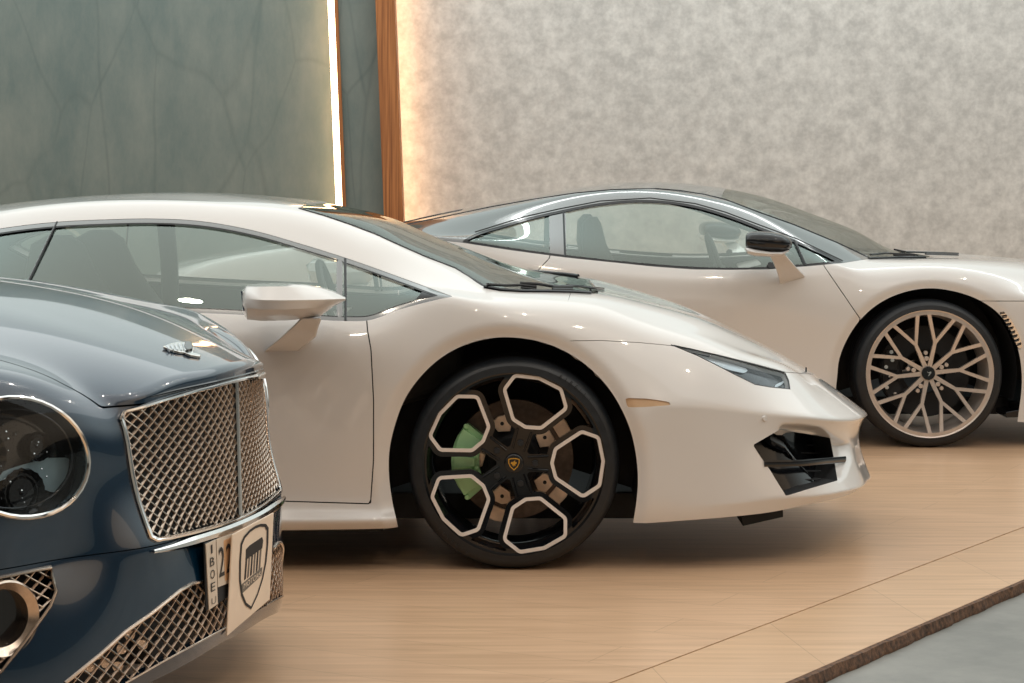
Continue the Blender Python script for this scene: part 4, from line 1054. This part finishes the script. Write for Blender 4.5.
# ------------------------------------------------------------------ the dark blue grand tourer in the foreground
PH = math.radians(14); OX, OY = -.778, 5.285; cp, sp = math.cos(PH), math.sin(PH)
rootC = empty('grand_tourer_car', (OX, OY, 0))
tag(rootC, 'dark blue grand tourer with chrome mesh grille and round headlamps, front left and nearest', 'car')
KS = .935     # real size against the traced one, the camera's height kept
MC = Matrix.Translation((0, 0, CAM_H)) @ Matrix.Scale(KS, 4) @ Matrix.Translation((0, 0, -CAM_H)) @ Matrix(((cp, -sp, 0, OX), (-sp, -cp, 0, OY), (0, 0, 1, 0), (0, 0, 0, 1)))
K = Car(rootC, MC); rootC.location = MC.translation
def X(*r): return [('L', *p) for p in r]
band = [
 X((.125,0,.095),(.135,0,.15),(.125,0,.27),(.11,0,.36),(.105,0,.53),(.098,0,.745)),
 X((.12,.15,.095),(.13,.15,.15),(.12,.15,.27),(.105,.15,.36),(.095,.15,.53),(.088,.15,.741)),
 X((.10,.30,.08),(.11,.30,.14),(.10,.30,.27),(.086,.30,.365),(.060,.30,.53),(.052,.30,.731)),
 X((.045,.46,.055),(.055,.46,.12),(.05,.46,.26),(.052,.455,.37),(.006,.465,.53),(-.034,.465,.704)),
 X((-.02,.62,.035),(-.01,.62,.09),(-.03,.62,.26),(-.055,.61,.37),(-.055,.61,.55),(-.10,.60,.745)),
 X((-.11,.76,.03),(-.10,.765,.09),(-.12,.76,.26),(-.125,.76,.37),(-.135,.755,.57),(-.215,.74,.775)),
 X((-.23,.88,.05),(-.225,.89,.11),(-.24,.89,.26),(-.235,.89,.38),(-.25,.885,.58),(-.34,.85,.785)),
 X((-.46,.955,.12),(-.46,.965,.17),(-.46,.965,.26),(-.46,.965,.40),(-.46,.965,.60),(-.50,.92,.81)),
 X((-.90,.965,.14),(-.90,.975,.19),(-.90,.98,.28),(-.90,.985,.42),(-.90,.985,.62),(-.90,.94,.85)),
 X((-1.38,.95,.14),(-1.38,.965,.19),(-1.38,.955,.28),(-1.38,.955,.42),(-1.38,.96,.64),(-1.38,.94,.87)),
 X((-2.0,.95,.14),(-2.0,.965,.19),(-2.0,.945,.28),(-2.0,.945,.42),(-2.0,.955,.66),(-2.0,.935,.90)),
 X((-2.7,.95,.14),(-2.7,.965,.19),(-2.7,.945,.28),(-2.7,.945,.42),(-2.7,.96,.66),(-2.7,.94,.92)),
 X((-3.3,.96,.14),(-3.3,.975,.19),(-3.3,.965,.28),(-3.3,.97,.42),(-3.3,.98,.66),(-3.3,.95,.93)),
 X((-3.75,.96,.14),(-3.75,.975,.19),(-3.75,.98,.28),(-3.75,.985,.42),(-3.75,.98,.66),(-3.75,.93,.92)),
 X((-4.25,.94,.16),(-4.25,.95,.21),(-4.25,.95,.30),(-4.25,.95,.42),(-4.25,.93,.66),(-4.25,.86,.88)),
 X((-4.5,.80,.18),(-4.52,.82,.23),(-4.54,.82,.30),(-4.56,.82,.45),(-4.56,.80,.66),(-4.48,.74,.86)),
 X((-4.60,.62,.18),(-4.62,.62,.23),(-4.64,.62,.30),(-4.66,.62,.45),(-4.66,.62,.66),(-4.56,.58,.86)),
 X((-4.64,.48,.18),(-4.66,.48,.23),(-4.68,.48,.30),(-4.70,.48,.45),(-4.70,.48,.66),(-4.60,.45,.86)),
 X((-4.66,.34,.18),(-4.68,.34,.23),(-4.70,.34,.30),(-4.72,.34,.45),(-4.72,.34,.66),(-4.62,.33,.86)),
 X((-4.67,.22,.18),(-4.69,.22,.23),(-4.71,.22,.30),(-4.73,.22,.45),(-4.73,.22,.66),(-4.63,.22,.86)),
 X((-4.68,.11,.18),(-4.70,.11,.23),(-4.72,.11,.30),(-4.74,.11,.45),(-4.74,.11,.66),(-4.64,.11,.86)),
 X((-4.68,0,.18),(-4.70,0,.23),(-4.72,0,.30),(-4.74,0,.45),(-4.74,0,.66),(-4.64,0,.86)),
]
cap = [
 X((-.46,.80,.843),(-.40,.635,.835),(-.36,.50,.853),(-.34,.32,.872),(-.32,.16,.872),(-.31,0,.872)),
 X((-.90,.82,.915),(-.86,.655,.910),(-.84,.50,.925),(-.82,.33,.945),(-.80,.17,.955),(-.80,0,.955)),
 X((-1.38,.84,.95),(-1.34,.68,.975),(-1.32,.52,.99),(-1.30,.35,1.0),(-1.30,.18,1.0),(-1.30,0,1.0)),
 X((-1.95,.76,1.10),(-1.88,.64,1.20),(-1.85,.50,1.235),(-1.84,.34,1.245),(-1.83,.17,1.25),(-1.83,0,1.25)),
 X((-2.7,.70,1.24),(-2.6,.60,1.31),(-2.6,.46,1.335),(-2.6,.32,1.34),(-2.6,.16,1.345),(-2.6,0,1.345)),
 X((-3.3,.72,1.16),(-3.3,.58,1.23),(-3.3,.45,1.25),(-3.3,.31,1.26),(-3.3,.15,1.265),(-3.3,0,1.265)),
 X((-3.75,.80,1.0),(-3.75,.62,1.06),(-3.75,.46,1.08),(-3.75,.31,1.09),(-3.75,.15,1.09),(-3.75,0,1.09)),
 X((-4.25,.74,.92),(-4.2,.60,.94),(-4.2,.46,.95),(-4.2,.31,.95),(-4.2,.15,.955),(-4.2,0,.955)),
]
S = K.cage(cols(K, band), cols(K, cap), (6, 6), creases=[('b', 0, 3, 5, 1.0), ('b', 0, 7, 3, .45), ('b', 3, 7, 2, .2)], level=4)
def aw(fn): return lambda V: fn(V)
# sink the valley between bonnet and wing, as the shut line runs in it
LAMPC = []
for k in range(40):
    t = 2*PI*k/40; LAMPC.append((19+69*math.cos(t)+0*math.sin(t), 457.5-59.5*math.sin(t)+5*math.cos(t)))
GRL = [(-.1,.372),(.12,.374),(.25,.376),(.36,.380),(.410,.384),(.421,.390),(.430,.50),(.446,.64),(.449,.665),(.440,.676),(.34,.692),(.20,.704),(.08,.709),(-.1,.710)]
FOG = [(-70,596),(0,577.5),(50,567),(56,591),(50,606),(25,641),(0,672),(-45,700),(-80,660)]
LOW = [(40,700),(65,683),(100,654.5),(125,632),(150,614.5),(180,590.5),(192,583.5),(205,581.5),(218,579),(260,560),(300,570),(300,590),(228,626.5),(165,660.5),(125,683.5),(100,700)]
isf = lambda V: V[:, 0]+.42
def both_(f, cond, big=1.0):
    """limit a cut to where cond holds"""
    return lambda V: np.where(cond(V) > 0, f(V), big)
fg = lambda V: sdf(V[:, 1], V[:, 2], GRL)
def cutout(s, f): return s.clip(lambda V: -f(V))
front = lambda V: np.minimum((V[:, 0]+.35)*1000, 1e9)
f_lamp = lambda V: np.minimum(sdf(*px(K.world(V)), LAMPC), front(V))
f_fog = lambda V: np.minimum(np.minimum(sdf(*px(K.world(V)), FOG), front(V)), (V[:, 1]-.5)*3000)
f_low = lambda V: np.minimum(np.minimum(sdf(*px(K.world(V)), LOW), front(V)), (.40-V[:, 2])*3000)
f_grl = lambda V: np.minimum(fg(V), (V[:, 0]+.05)*10)
notarch = S.clip(lambda V: np.hypot(V[:, 0]+.90, V[:, 2]-.29)-.405).clip(lambda V: np.hypot(V[:, 0]+3.75, V[:, 2]-.29)-.405)
WINC = [(-1.52,.955),(-1.95,1.085),(-2.3,1.175),(-2.7,1.225),(-3.1,1.19),(-3.45,1.08),(-3.72,.985),(-3.3,.965),(-2.7,.945),(-2.0,.93)]
f_win = lambda V: np.minimum(sdf(V[:, 0], V[:, 2], WINC), (V[:, 1]-.66)*10)
f_scr = lambda V: sdf(V[:, 0], V[:, 1], [(-1.36,-1),(-1.38,.66),(-1.86,.60),(-1.88,-1)])
f_rsc = lambda V: sdf(V[:, 0], V[:, 1], [(-3.2,-1),(-3.2,.52),(-3.8,.56),(-3.8,-1)])
shell = notarch
for f in (f_lamp, f_fog, f_low, f_grl, f_win, f_scr, f_rsc): shell = cutout(shell, f)
# bonnet: inside the shut line, behind the lip
BON = [(0,.60),(-.10,.54),(-.20,.575),(-.36,.625),(-.86,.655),(-1.30,.68),(-1.32,-1),(.30,-1),(.30,.46),(.006,.452),(-.03,.487),(-.10,.54)]
BON = [(.30,-1),(.30,.455),(.006,.452),(-.035,.488),(-.10,.538),(-.20,.578),(-.36,.622),(-.86,.655),(-1.31,.68),(-1.31,-1)]
f_bon = lambda V: np.minimum(sdf(V[:, 0], V[:, 1], BON), (V[:, 2]-.690)*1.0)
bonnet = shell.clip(lambda V: f_bon(V)-.0022); rest = shell.clip(lambda V: -f_bon(V)-.0022)
f_bmp = lambda V: np.minimum((.371+.02*np.clip(V[:, 1]-.45, 0, 1)*0-V[:, 2]), V[:, 0]+.52)
bump = rest.clip(lambda V: f_bmp(V)-.0012); rest = rest.clip(lambda V: -f_bmp(V)-.0012)
DOORC = [(-1.42,.20),(-1.40,.9),(-1.5,.95),(-2.0,.926),(-2.7,.94),(-2.95,.94),(-2.98,.6),(-2.85,.20)]
f_dr = lambda V: np.minimum(sdf(V[:, 0], V[:, 2], DOORC), (V[:, 1]-.6)*10)
doorc = rest.clip(lambda V: f_dr(V)-.002); rest = rest.clip(lambda V: -f_dr(V)-.002)
K.put('body_shell', rest, BLUE, .02); K.put('bonnet', bonnet, BLUE, .015); K.put('front_bumper', bump, BLUE, .02); K.put('door', doorc, BLUE, .015, 'two')
lining = notarch
for f in (f_fog, f_low, f_grl, f_win, f_scr, f_rsc, f_lamp): lining = cutout(lining, f)
K.put('inner_lining', lining.offset(-.02), DARK, 0)
K.put('side_window', S.clip(f_win).offset(-.005), GLASS, 0, 'two'); K.put('windscreen', S.clip(f_scr).offset(-.004), SCREEN, 0); K.put('rear_window', S.clip(f_rsc).offset(-.004), SCREEN, 0)
def kw(p): return Vector(K.world([p])[0])-K.M.translation
def surf_a(w_, z):
    """forward position of the nose skin at (w, z)"""
    o = Vector(K.world([(1.0, w_, z)])[0]); d = Vector(K.world([(0, w_, z)])[0])-o
    h = K.bvh.ray_cast(o, d.normalized())[0]
    return K.wl(h).x if h is not None else .08
_ca = {}
def sa(w_, z):
    w_ = abs(w_); k = (round(w_, 3), round(z, 3))
    if k not in _ca: _ca[k] = surf_a(max(w_, .004), z)
    return _ca[k]
# black cavity behind the grille and the grille itself
def ribbon(mb, pts, half, d0, d1):
    """flat bar with depth: pts are (w, z); half its half width; it stands from d0 to d1 in front of the skin"""
    secs = []; n = len(pts)
    for i, (w_, z) in enumerate(pts):
        a = pts[max(0, i-1)]; b = pts[min(n-1, i+1)]; tx, tz = b[0]-a[0], b[1]-a[1]; L = math.hypot(tx, tz) or 1; nx, nz = -tz/L*half, tx/L*half
        s0 = sa(w_, z)
        secs.append([kw((s0+d0, w_+nx, z+nz)), kw((s0+d1, w_+nx*.5, z+nz*.5)), kw((s0+d1, w_-nx*.5, z-nz*.5)), kw((s0+d0, w_-nx, z-nz))])
    mb.loft(secs)
def lattice(mb, inside, w0, w1, z0, z1, pw, pz, half, d0, d1, step=.02):
    """diamond lattice of crossing bars clipped to a region"""
    sl = pz/pw; span = (w1-w0)*sl+(z1-z0)
    for sg in (1, -1):
        c = z0-(w1-w0)*sl-pz; 
        while c < z1+(w1-w0)*sl+pz:
            run = []; x = w0
            while x <= w1+1e-6:
                z = c+sg*(x-w0)*sl
                if z0-.01 < z < z1+.01 and inside(x, z): run.append((x, z))
                else:
                    if len(run) > 1: ribbon(mb, run, half, d0, d1)
                    run = []
                x += step
            if len(run) > 1: ribbon(mb, run, half, d0, d1)
            c += pz
GP = [(w_, z) for w_, z in GRL if w_ >= 0]
def ing(w_, z): return float(sdf(np.array([abs(w_)]), np.array([z]), GRL)[0]) > .002
mb = MB(); lattice(mb, ing, -.45, .45, .36, .715, .0335, .0258, .0027, -.007, -.002, .00837)
gm = mb.build('grille', MESHM, rootC); gm['label'] = 'chrome diamond mesh grille with centre bar'
mb = MB(); W = [(sa(w_, z)-.045, w_, z) for w_, z in [(-p[0], p[1]) for p in GP[::-1]]+GP]
# backing sheet with the nose's curve
V = []; Fc = []; n = 24
for i in range(n+1):
    w_ = -.46+.92*i/n
    for z in (.355, .46, .58, .72): V.append(kw((sa(w_, min(max(z, .38), .70))-.05, w_, z)))
for i in range(n):
    for j in range(3): a = i*4+j; Fc.append((a, a+1, a+5, a+4))
mb.add(V, Fc); mb.build('grille_backing', DARK, rootC, True).parent = gm
mb = MB(); mb.tube([kw((sa(0, z)+.002, 0, z)) for z in np.linspace(.372, .708, 14)], .0055, 8); q = mb.build('grille_centre_bar', CHROME, rootC, True); q.parent = gm
GO = [(w_, z) for w_, z in GRL if w_ > -.05]
loop = []
GO2 = [(.02,.372),(.12,.374),(.25,.376),(.36,.380),(.404,.383),(.420,.392),(.430,.50),(.446,.64),(.449,.662),(.438,.677),(.34,.692),(.20,.704),(.08,.709),(.02,.710)]
full = GO2+[(-w_, z) for w_, z in GO2[::-1]]
mb = MB(); pts = []
for i in range(len(full)):
    a, b = full[i], full[(i+1) % len(full)]
    for k in range(4): w_, z = a[0]+(b[0]-a[0])*k/4, a[1]+(b[1]-a[1])*k/4; pts.append(kw((sa(w_, z)+.001, w_, z)))
mb.tube(pts, .006, 8, True, flat=(.0055, .009)); q = mb.build('grille_surround', CHROME, rootC, True); q.parent = gm
# thick chrome bar along the grille's lower edge, and the black lip over its top
mb = MB(); mb.tube([kw((sa(w_, .352)+.006-.0*abs(w_), w_, .357+.018*abs(w_)**2)) for w_ in np.linspace(-.43, .43, 40)], [.004+.008*min(1, (1-abs(x))*3.0+.0) for x in np.linspace(-1, 1, 40)], 8); q = mb.build('grille_lower_bar', CHROME, rootC, True); q.parent = gm
mb = MB(); mb.tube([kw((sa(w_, .70)-.002, w_, .7175-.09*w_*w_-.015*abs(w_)**3)) for w_ in np.linspace(-.40, .40, 40)], [.0045*min(1, .1+(1-abs(x))*5) for x in np.linspace(-1, 1, 40)], 8); q = mb.build('grille_upper_seal', GLOSS, rootC, True); q.parent = gm
# headlamps
ls = S.clip(f_lamp)
hp = K.put('headlamp', ls.offset(-.055), GLOSS, .0, 'two', skip_center=False)
sub(K.put('lamp_glass', ls.offset(.004), CLEAR, .0, 'two'), hp)
tub = ls.offset(.0); rv, rn, rf = tub.rim(.056)
W = K.world(rv)-np.array(K.M.translation); o = mkmesh('lamp_wall', W, rf, GLOSS, rootC); o2 = K.mirrored(o); sub([o, o2], hp)
ring = [p for p in LAMPC]
o = strip(K, 'lamp_bezel', ring, .0055, CHROME, rootC, .002, True, True, 8, 2); o.parent = hp[0]
[c for c in rootC.children if c.name.startswith('lamp_bezel')][-1].parent = hp[1]
def bez(name, pts, r, mat, off):
    o = strip(K, name, pts, r, mat, rootC, off, True, True, 8, 2); m_ = [c for c in rootC.children if c.name.startswith(name) and c != o][-1]; o.parent = hp[0]; m_.parent = hp[1]
bez('lamp_inner_ring', [(16+60*math.cos(2*PI*k/36), 458-51*math.sin(2*PI*k/36)) for k in range(36)], .0025, GLOSS, -.012)
# projector bowls with cut-glass facets
def bowl(u0, v0, r, off, mat):
    c = K.hit(u0, v0, off)
    nrm = (Vector((0, 0, CAM_H))-c).normalized(); ax = K.world([(1, .55, 0)])[0]-K.world([(0, 0, 0)])[0]; ax = Vector(ax).normalized()
    e1 = ax.cross(Vector((0, 0, 1))).normalized(); e2 = ax.cross(e1).normalized(); mbx = MB(); secs = []
    for (rr, dd) in ((1.0, .0), (.96, .012), (.72, -.004), (.66, .006), (.45, -.012), (.40, -.002), (.25, -.006), (.02, .004)):
        secs.append([c+e1*math.cos(2*PI*k/36)*r*rr*(1+.04*(k % 2))+e2*math.sin(2*PI*k/36)*r*rr*(1+.04*(k % 2))+ax*dd for k in range(36)])
    mbx.loft(secs); return K.off(mbx.build('projector', mat, rootC, True, angle=10))
for (u0, v0, r, mat) in ((34, 494, .050, GLOSS), (-12, 455, .058, GLOSS), (48, 446, .030, GLOSS)):
    o = bowl(u0, v0, r, -.042, mat); o2 = K.mirrored(o); sub([o, o2], hp)
for pl in ([(0,474),(30,466),(60,459),(84,459),(84,468),(80,480),(68,495),(55,490),(40,480),(20,478),(0,484)],):
    sub(patch(K, 'lamp_reflector', pl, LAMPBL, rootC, -.050, .003), hp)
mb = MB()
for k in range(70):
    u0, v0 = random.uniform(-10, 80), random.uniform(404, 508)
    if ((u0-19)/60)**2+((v0-457)/52)**2 > .95: continue
    p = K.hit(u0, v0, -.046+random.uniform(0, .014)); r = random.uniform(.0012, .003)
    mb.add([p+Vector(d)*r for d in ((1, 0, 0), (-1, 0, 0), (0, 1, 0), (0, -1, 0), (0, 0, 1), (0, 0, -1))], [(0, 2, 4), (2, 1, 4), (1, 3, 4), (3, 0, 4), (2, 0, 5), (1, 2, 5), (3, 1, 5), (0, 3, 5)])
o = K.off(mb.build('cut_glass_facets', CHROME, rootC)); sub([o, K.mirrored(o)], hp)
# fog lamp corner intakes
FOGI = [(-70,600),(0,581),(47,571.5),(52,591),(46,604),(22,637),(0,665),(-45,690),(-75,655)]
fb = S.clip(f_fog); fp = K.put('corner_intake', fb.offset(-.05), DARK, 0, 'two', skip_center=False)
o = strip(K, 'intake_frame', FOG, .004, MESHM, rootC, .001, True, False, 8, 3, flat=(.004, .008)); sub([o, K.mirrored(o)], fp)
mb = MB(); fr = [K.wl(K.hit(*p)) for p in FOG]; fpoly = [(p.y, p.z) for p in fr]
def infog(w_, z):
    if not float(sdf(np.array([w_]), np.array([z]), fpoly)[0]) > 0: return False
    return True
cen = K.wl(K.hit(4, 619)); 
def infog2(w_, z): return infog(w_, z) and math.hypot((w_-cen.y), (z-cen.z)) > .068
lattice(mb, infog2, .56, .92, .10, .40, .036, .027, .0022, -.007, -.002, .006)
o = mb.build('intake_mesh', MESHM, rootC); sub([o, K.mirrored(o)], fp)
mb = MB(); ax = Vector((cp, -sp, 0))*.83+Vector((-sp, -cp, 0))*.55; ax.normalize(); c0 = K.hit(4, 619)-K.M.translation; e1 = ax.cross(Vector((0, 0, 1))).normalized(); e2 = ax.cross(e1)
secs = []
for rr, dd in ((.074, -.05), (.078, .004), (.074, .009), (.058, -.006), (.055, -.05)):
    secs.append([c0+e1*rr*math.cos(2*PI*k/48)+e2*rr*math.sin(2*PI*k/48)+ax*dd for k in range(48)])
for i in range(4): mb.add(secs[i]+secs[i+1], [(k, (k+1) % 48, 48+(k+1) % 48, 48+k) for k in range(48)])
o = mb.build('fog_lamp_ring', MESHM, rootC, True); sub([o, K.mirrored(o)], fp)
mb = MB(); mb.add([c0+e1*.057*math.cos(2*PI*k/48)+e2*.057*math.sin(2*PI*k/48)-ax*.03 for k in range(48)], [tuple(range(48))]); o = mb.build('fog_lamp', GLOSS, rootC); sub([o, K.mirrored(o)], fp)
# lower centre intake
lb = S.clip(f_low); lowp = K.put('lower_intake', lb.offset(-.06), DARK, 0)[0]
LOWT = [(65,683),(100,654.5),(125,632),(150,614.5),(180,590.5),(192,583.5),(206,581)]
o = strip(K, 'intake_frame', LOWT, .004, MESHM, rootC, .001, False, True, 8, 4); o.parent = lowp
o = strip(K, 'intake_frame', [(125,683.5),(165,660.5),(228,626.5)], .0022, MESHM, rootC, .0, False, True, 8, 4); o.parent = lowp
lp = [K.wl(K.hit(*p)) for p in LOW[1:9]]+[Vector((.12, -.02, .27)), Vector((.12, -.02, .135))]+[K.wl(K.hit(*p)) for p in ((228,626.5),(200,641),(165,660.5),(125,683.5),(100,700))]
lpoly = [(p.y, p.z) for p in lp]
def inlow(w_, z): return float(sdf(np.array([abs(w_)]), np.array([z]), lpoly)[0]) > 0
mb = MB(); lattice(mb, inlow, -.66, .66, .04, .30, .036, .031, .0019, -.006, -.001, .006)
mb.build('intake_mesh', MESHM, lowp)
# round parking sensors behind the mesh
mb = MB()
for (u0, v0) in ((120,640),(129,650),(105,655),(113,664),(96,668),(137,636),(150,646),(125,668)):
    p = K.hit(u0, v0, -.022); mb.tube([p, p+Vector((.0, .012, 0))], .011, 12)
o = K.off(mb.build('honeycomb_duct', MESHM, rootC, True)); o.parent = lowp; q = K.mirrored(o)
# bonnet emblem: wings and oval
def pix_slab(name, poly, mat, th, off=.001, parent=None):
    q = lift(K, poly, off); n_ = Vector((0, 0, 1)); mb_ = MB(); mb_.slab(q, n_*th); return K.off(mb_.build(name, mat, parent or rootC, True, bevel=.0012))
em = pix_slab('bonnet_emblem', [(163,349.3),(170,346.2),(177,344.6),(184,344.8),(190,347),(194,351),(193,355),(187,355),(180,354.6),(172,352.8)], CHROME, .006)
em['label'] = 'winged chrome emblem'
for k in range(5):
    q = pix_slab('emblem_feather', [(166+k*4, 349.5-k*.6), (168.3+k*4, 348.3-k*.6), (170+k*4.1, 353.0+k*.3), (168.6+k*4.1, 352.8+k*.3)], LAMPIN, .009, parent=em); 
q = pix_slab('emblem_oval', [(185,346.5),(190,346.8),(193,350),(192,354),(187,355),(184,351)], GLOSS, .012, parent=em)
q = pix_slab('emblem_tip', [(187,353),(193,355.3),(201,357.7),(200,359),(190,357.5),(184,355)], CHROME, .006, parent=em)
# shut lines, bumper crease, sensor and washer covers
p = K.hit(80, 556, 0)
# number plate and bracket
def quad_board(name, TL, TR, BR, BL, th, mat, parent=None, label=None, bevel=.002):
    a, b, c, d = (P(*q) for q in (TL, TR, BR, BL)); nn = (b-a).cross(d-a).normalized()
    if nn.dot(Vector((0, 0, CAM_H))-a) < 0: nn = -nn
    mbx = MB(); mbx.slab([a, b, c, d], -nn*th); o = mbx.build(name, mat, None, bevel=bevel); return o, (a, b, c, d, nn)
def on_board(fr, name, pts, mat, lift_, parent):
    """outline given in board coordinates 0..1 across and down"""
    a, b, c, d, nn = fr
    def q(s, t): return a*(1-s)*(1-t)+b*s*(1-t)+c*s*t+d*(1-s)*t
    mbx = MB(); mbx.slab([q(*p)+nn*lift_ for p in pts], -nn*(lift_*.9)); return mbx.build(name, mat, parent)
def board_text(fr, txt, s, t, h, wid, mat, lift_, parent, rot=0, name='lettering'):
    a, b, c, d, nn = fr; me_o = text_mesh(txt, 1.0, name, mat, .0); me = me_o.data
    xs = [v.co.x for v in me.vertices]; ys = [v.co.y for v in me.vertices]; x0, x1, y0, y1 = min(xs), max(xs), min(ys), max(ys)
    for v in me.vertices:
        fx = (v.co.x-x0)/(x1-x0)-.5; fy = (v.co.y-y0)/(y1-y0)-.5
        if rot: fx, fy = fy, -fx
        ss, tt = s+fx*wid, t-fy*h
        v.co = a*(1-ss)*(1-tt)+b*ss*(1-tt)+c*ss*tt+d*(1-ss)*tt+nn*lift_
    me_o.parent = parent; return me_o
hd = K.hit(218, 570)
D0 = hd.y; PL = K.hit(205, 560).y-.035; PR = K.hit(240, 560).y-.02; DL = K.hit(236, 585).y-.06; DR = K.hit(268, 560).y-.10
plate_o, fr = quad_board('number_plate', (204.5,543,PL), (240,531,PR), (240,590,PR), (206.5,611,PL), .004, DARK)
rel = -K.M.translation
kids = []
def kid(o): kids.append(o); return o
kid(on_board(fr, 'plate_strip', [(.01,.02),(.28,.0),(.30,.99),(.05,1.0)], PLATEW, .0025, None))
kid(on_board(fr, 'plate_field', [(.30,.0),(.99,.0),(.99,.80),(.32,.74)], PLATEW, .0025, None))
kid(on_board(fr, 'plate_tint', [(.50,.06),(.99,.02),(.99,.74),(.52,.70)], PLATEO, .0030, None))
for i, ch in enumerate('IBOE'): kid(board_text(fr, ch, .155+.004*i, .12+.19*i, .13, .04 if ch == 'I' else .12, INK, .0036, None))
kid(board_text(fr, 'U', .18, .90, .10, .13, GREYINK, .0036, None))
kid(board_text(fr, '2', .42, .37, .46, .15, INK, .0040, None)); kid(board_text(fr, '2', .63, .36, .46, .16, INK, .0040, None))
K.off(plate_o); plate_o.parent = rootC
for o in kids: K.off(o); o.parent = plate_o
# dealer board leaning on the bumper: its own thing
board, fb_ = quad_board('dealer_sign_board', (232.5,534.5,DL), (274,512.5,DR), (270,599.5,DR-.01), (227,636.5,DL-.01), .004, SIGN)
tag(board, 'cream board with black shield crest fixed over the number plate of the blue car', 'sign')
def shield(k, dx=0):
    pts = [(-.30,-.33),(-.24,-.39),(-.12,-.425),(0,-.435),(.12,-.425),(.24,-.39),(.30,-.33),(.31,-.15),(.29,.05),(.23,.22),(.13,.36),(0,.455),(-.13,.36),(-.23,.22),(-.29,.05),(-.31,-.15)]
    return [(.535+x*k*1.12, .47+y*(1-(1-k)*.55)) for x, y in pts]
def band_(fr, name, outer, inner, mat, lift_, parent):
    a, b, c, d, nn = fr
    def q(s, t): return a*(1-s)*(1-t)+b*s*(1-t)+c*s*t+d*(1-s)*t+nn*lift_
    n = len(outer); mbx = MB(); mbx.add([q(*p) for p in outer]+[q(*p) for p in inner], [(i, (i+1) % n, n+(i+1) % n, n+i) for i in range(n)]); return mbx.build(name, mat, parent)
so = shield(1); si = shield(.88)
band_(fb_, 'shield_outline', so, si, INK, .0012, board)
on_board(fb_, 'crest_block', [(.34,.235),(.42,.215),(.72,.205),(.75,.25),(.735,.33),(.34,.345)], INK, .0012, board)
for i in range(6):
    x = .345+i*.068; on_board(fb_, 'crest_bar', [(x, .335), (x+.034, .333), (x+.024, .545), (x-.012, .55)], GREYINK if i % 2 else INK, .0013, board)
on_board(fb_, 'crest_ribbon', [(.285,.575),(.76,.545),(.745,.635),(.29,.675)], GREYINK, .0012, board)
board_text(fb_, 'MOTORS', .52, .606, .055, .40, SIGN, .0018, board)
# bracket screws
underbody(rootC, K, [(-4.5, -4.2, .6, .15, .2), (-4.2, -3.3, .66, .13, .2), (-3.3, -1.35, .92, .13, .19), (-1.35, -.45, .66, .12, .2), (-.45, -.12, .68, .10, .16), (-.12, .06, .42, .10, .15)])
liner(rootC, K, -.90, .29, .415, .90, .60); liner(rootC, K, -3.75, .29, .415, .90, .60)
seat(rootC, K, -2.4, .38, 1.15); seat(rootC, K, -2.4, -.38, 1.15)
wC = empty('wheel', (0, 0, 0), parent=rootC); CH2 = MATS['wheel_accent_silver']
wheel_spokes(wC, .345, CH2)
def setw(e, a, w_, r): e.location = kw((a, w_, .2865)); e.rotation_euler = (0, 0, r)
setw(wC, -.90, .965, -PH)
for a, w_, r in ((-.90, -.965, PI-PH), (-3.75, .965, -PH), (-3.75, -.965, PI-PH)):
    e = copy_wheel(wC, (0, 0, 0), 0, rootC); setw(e, a, w_, r)
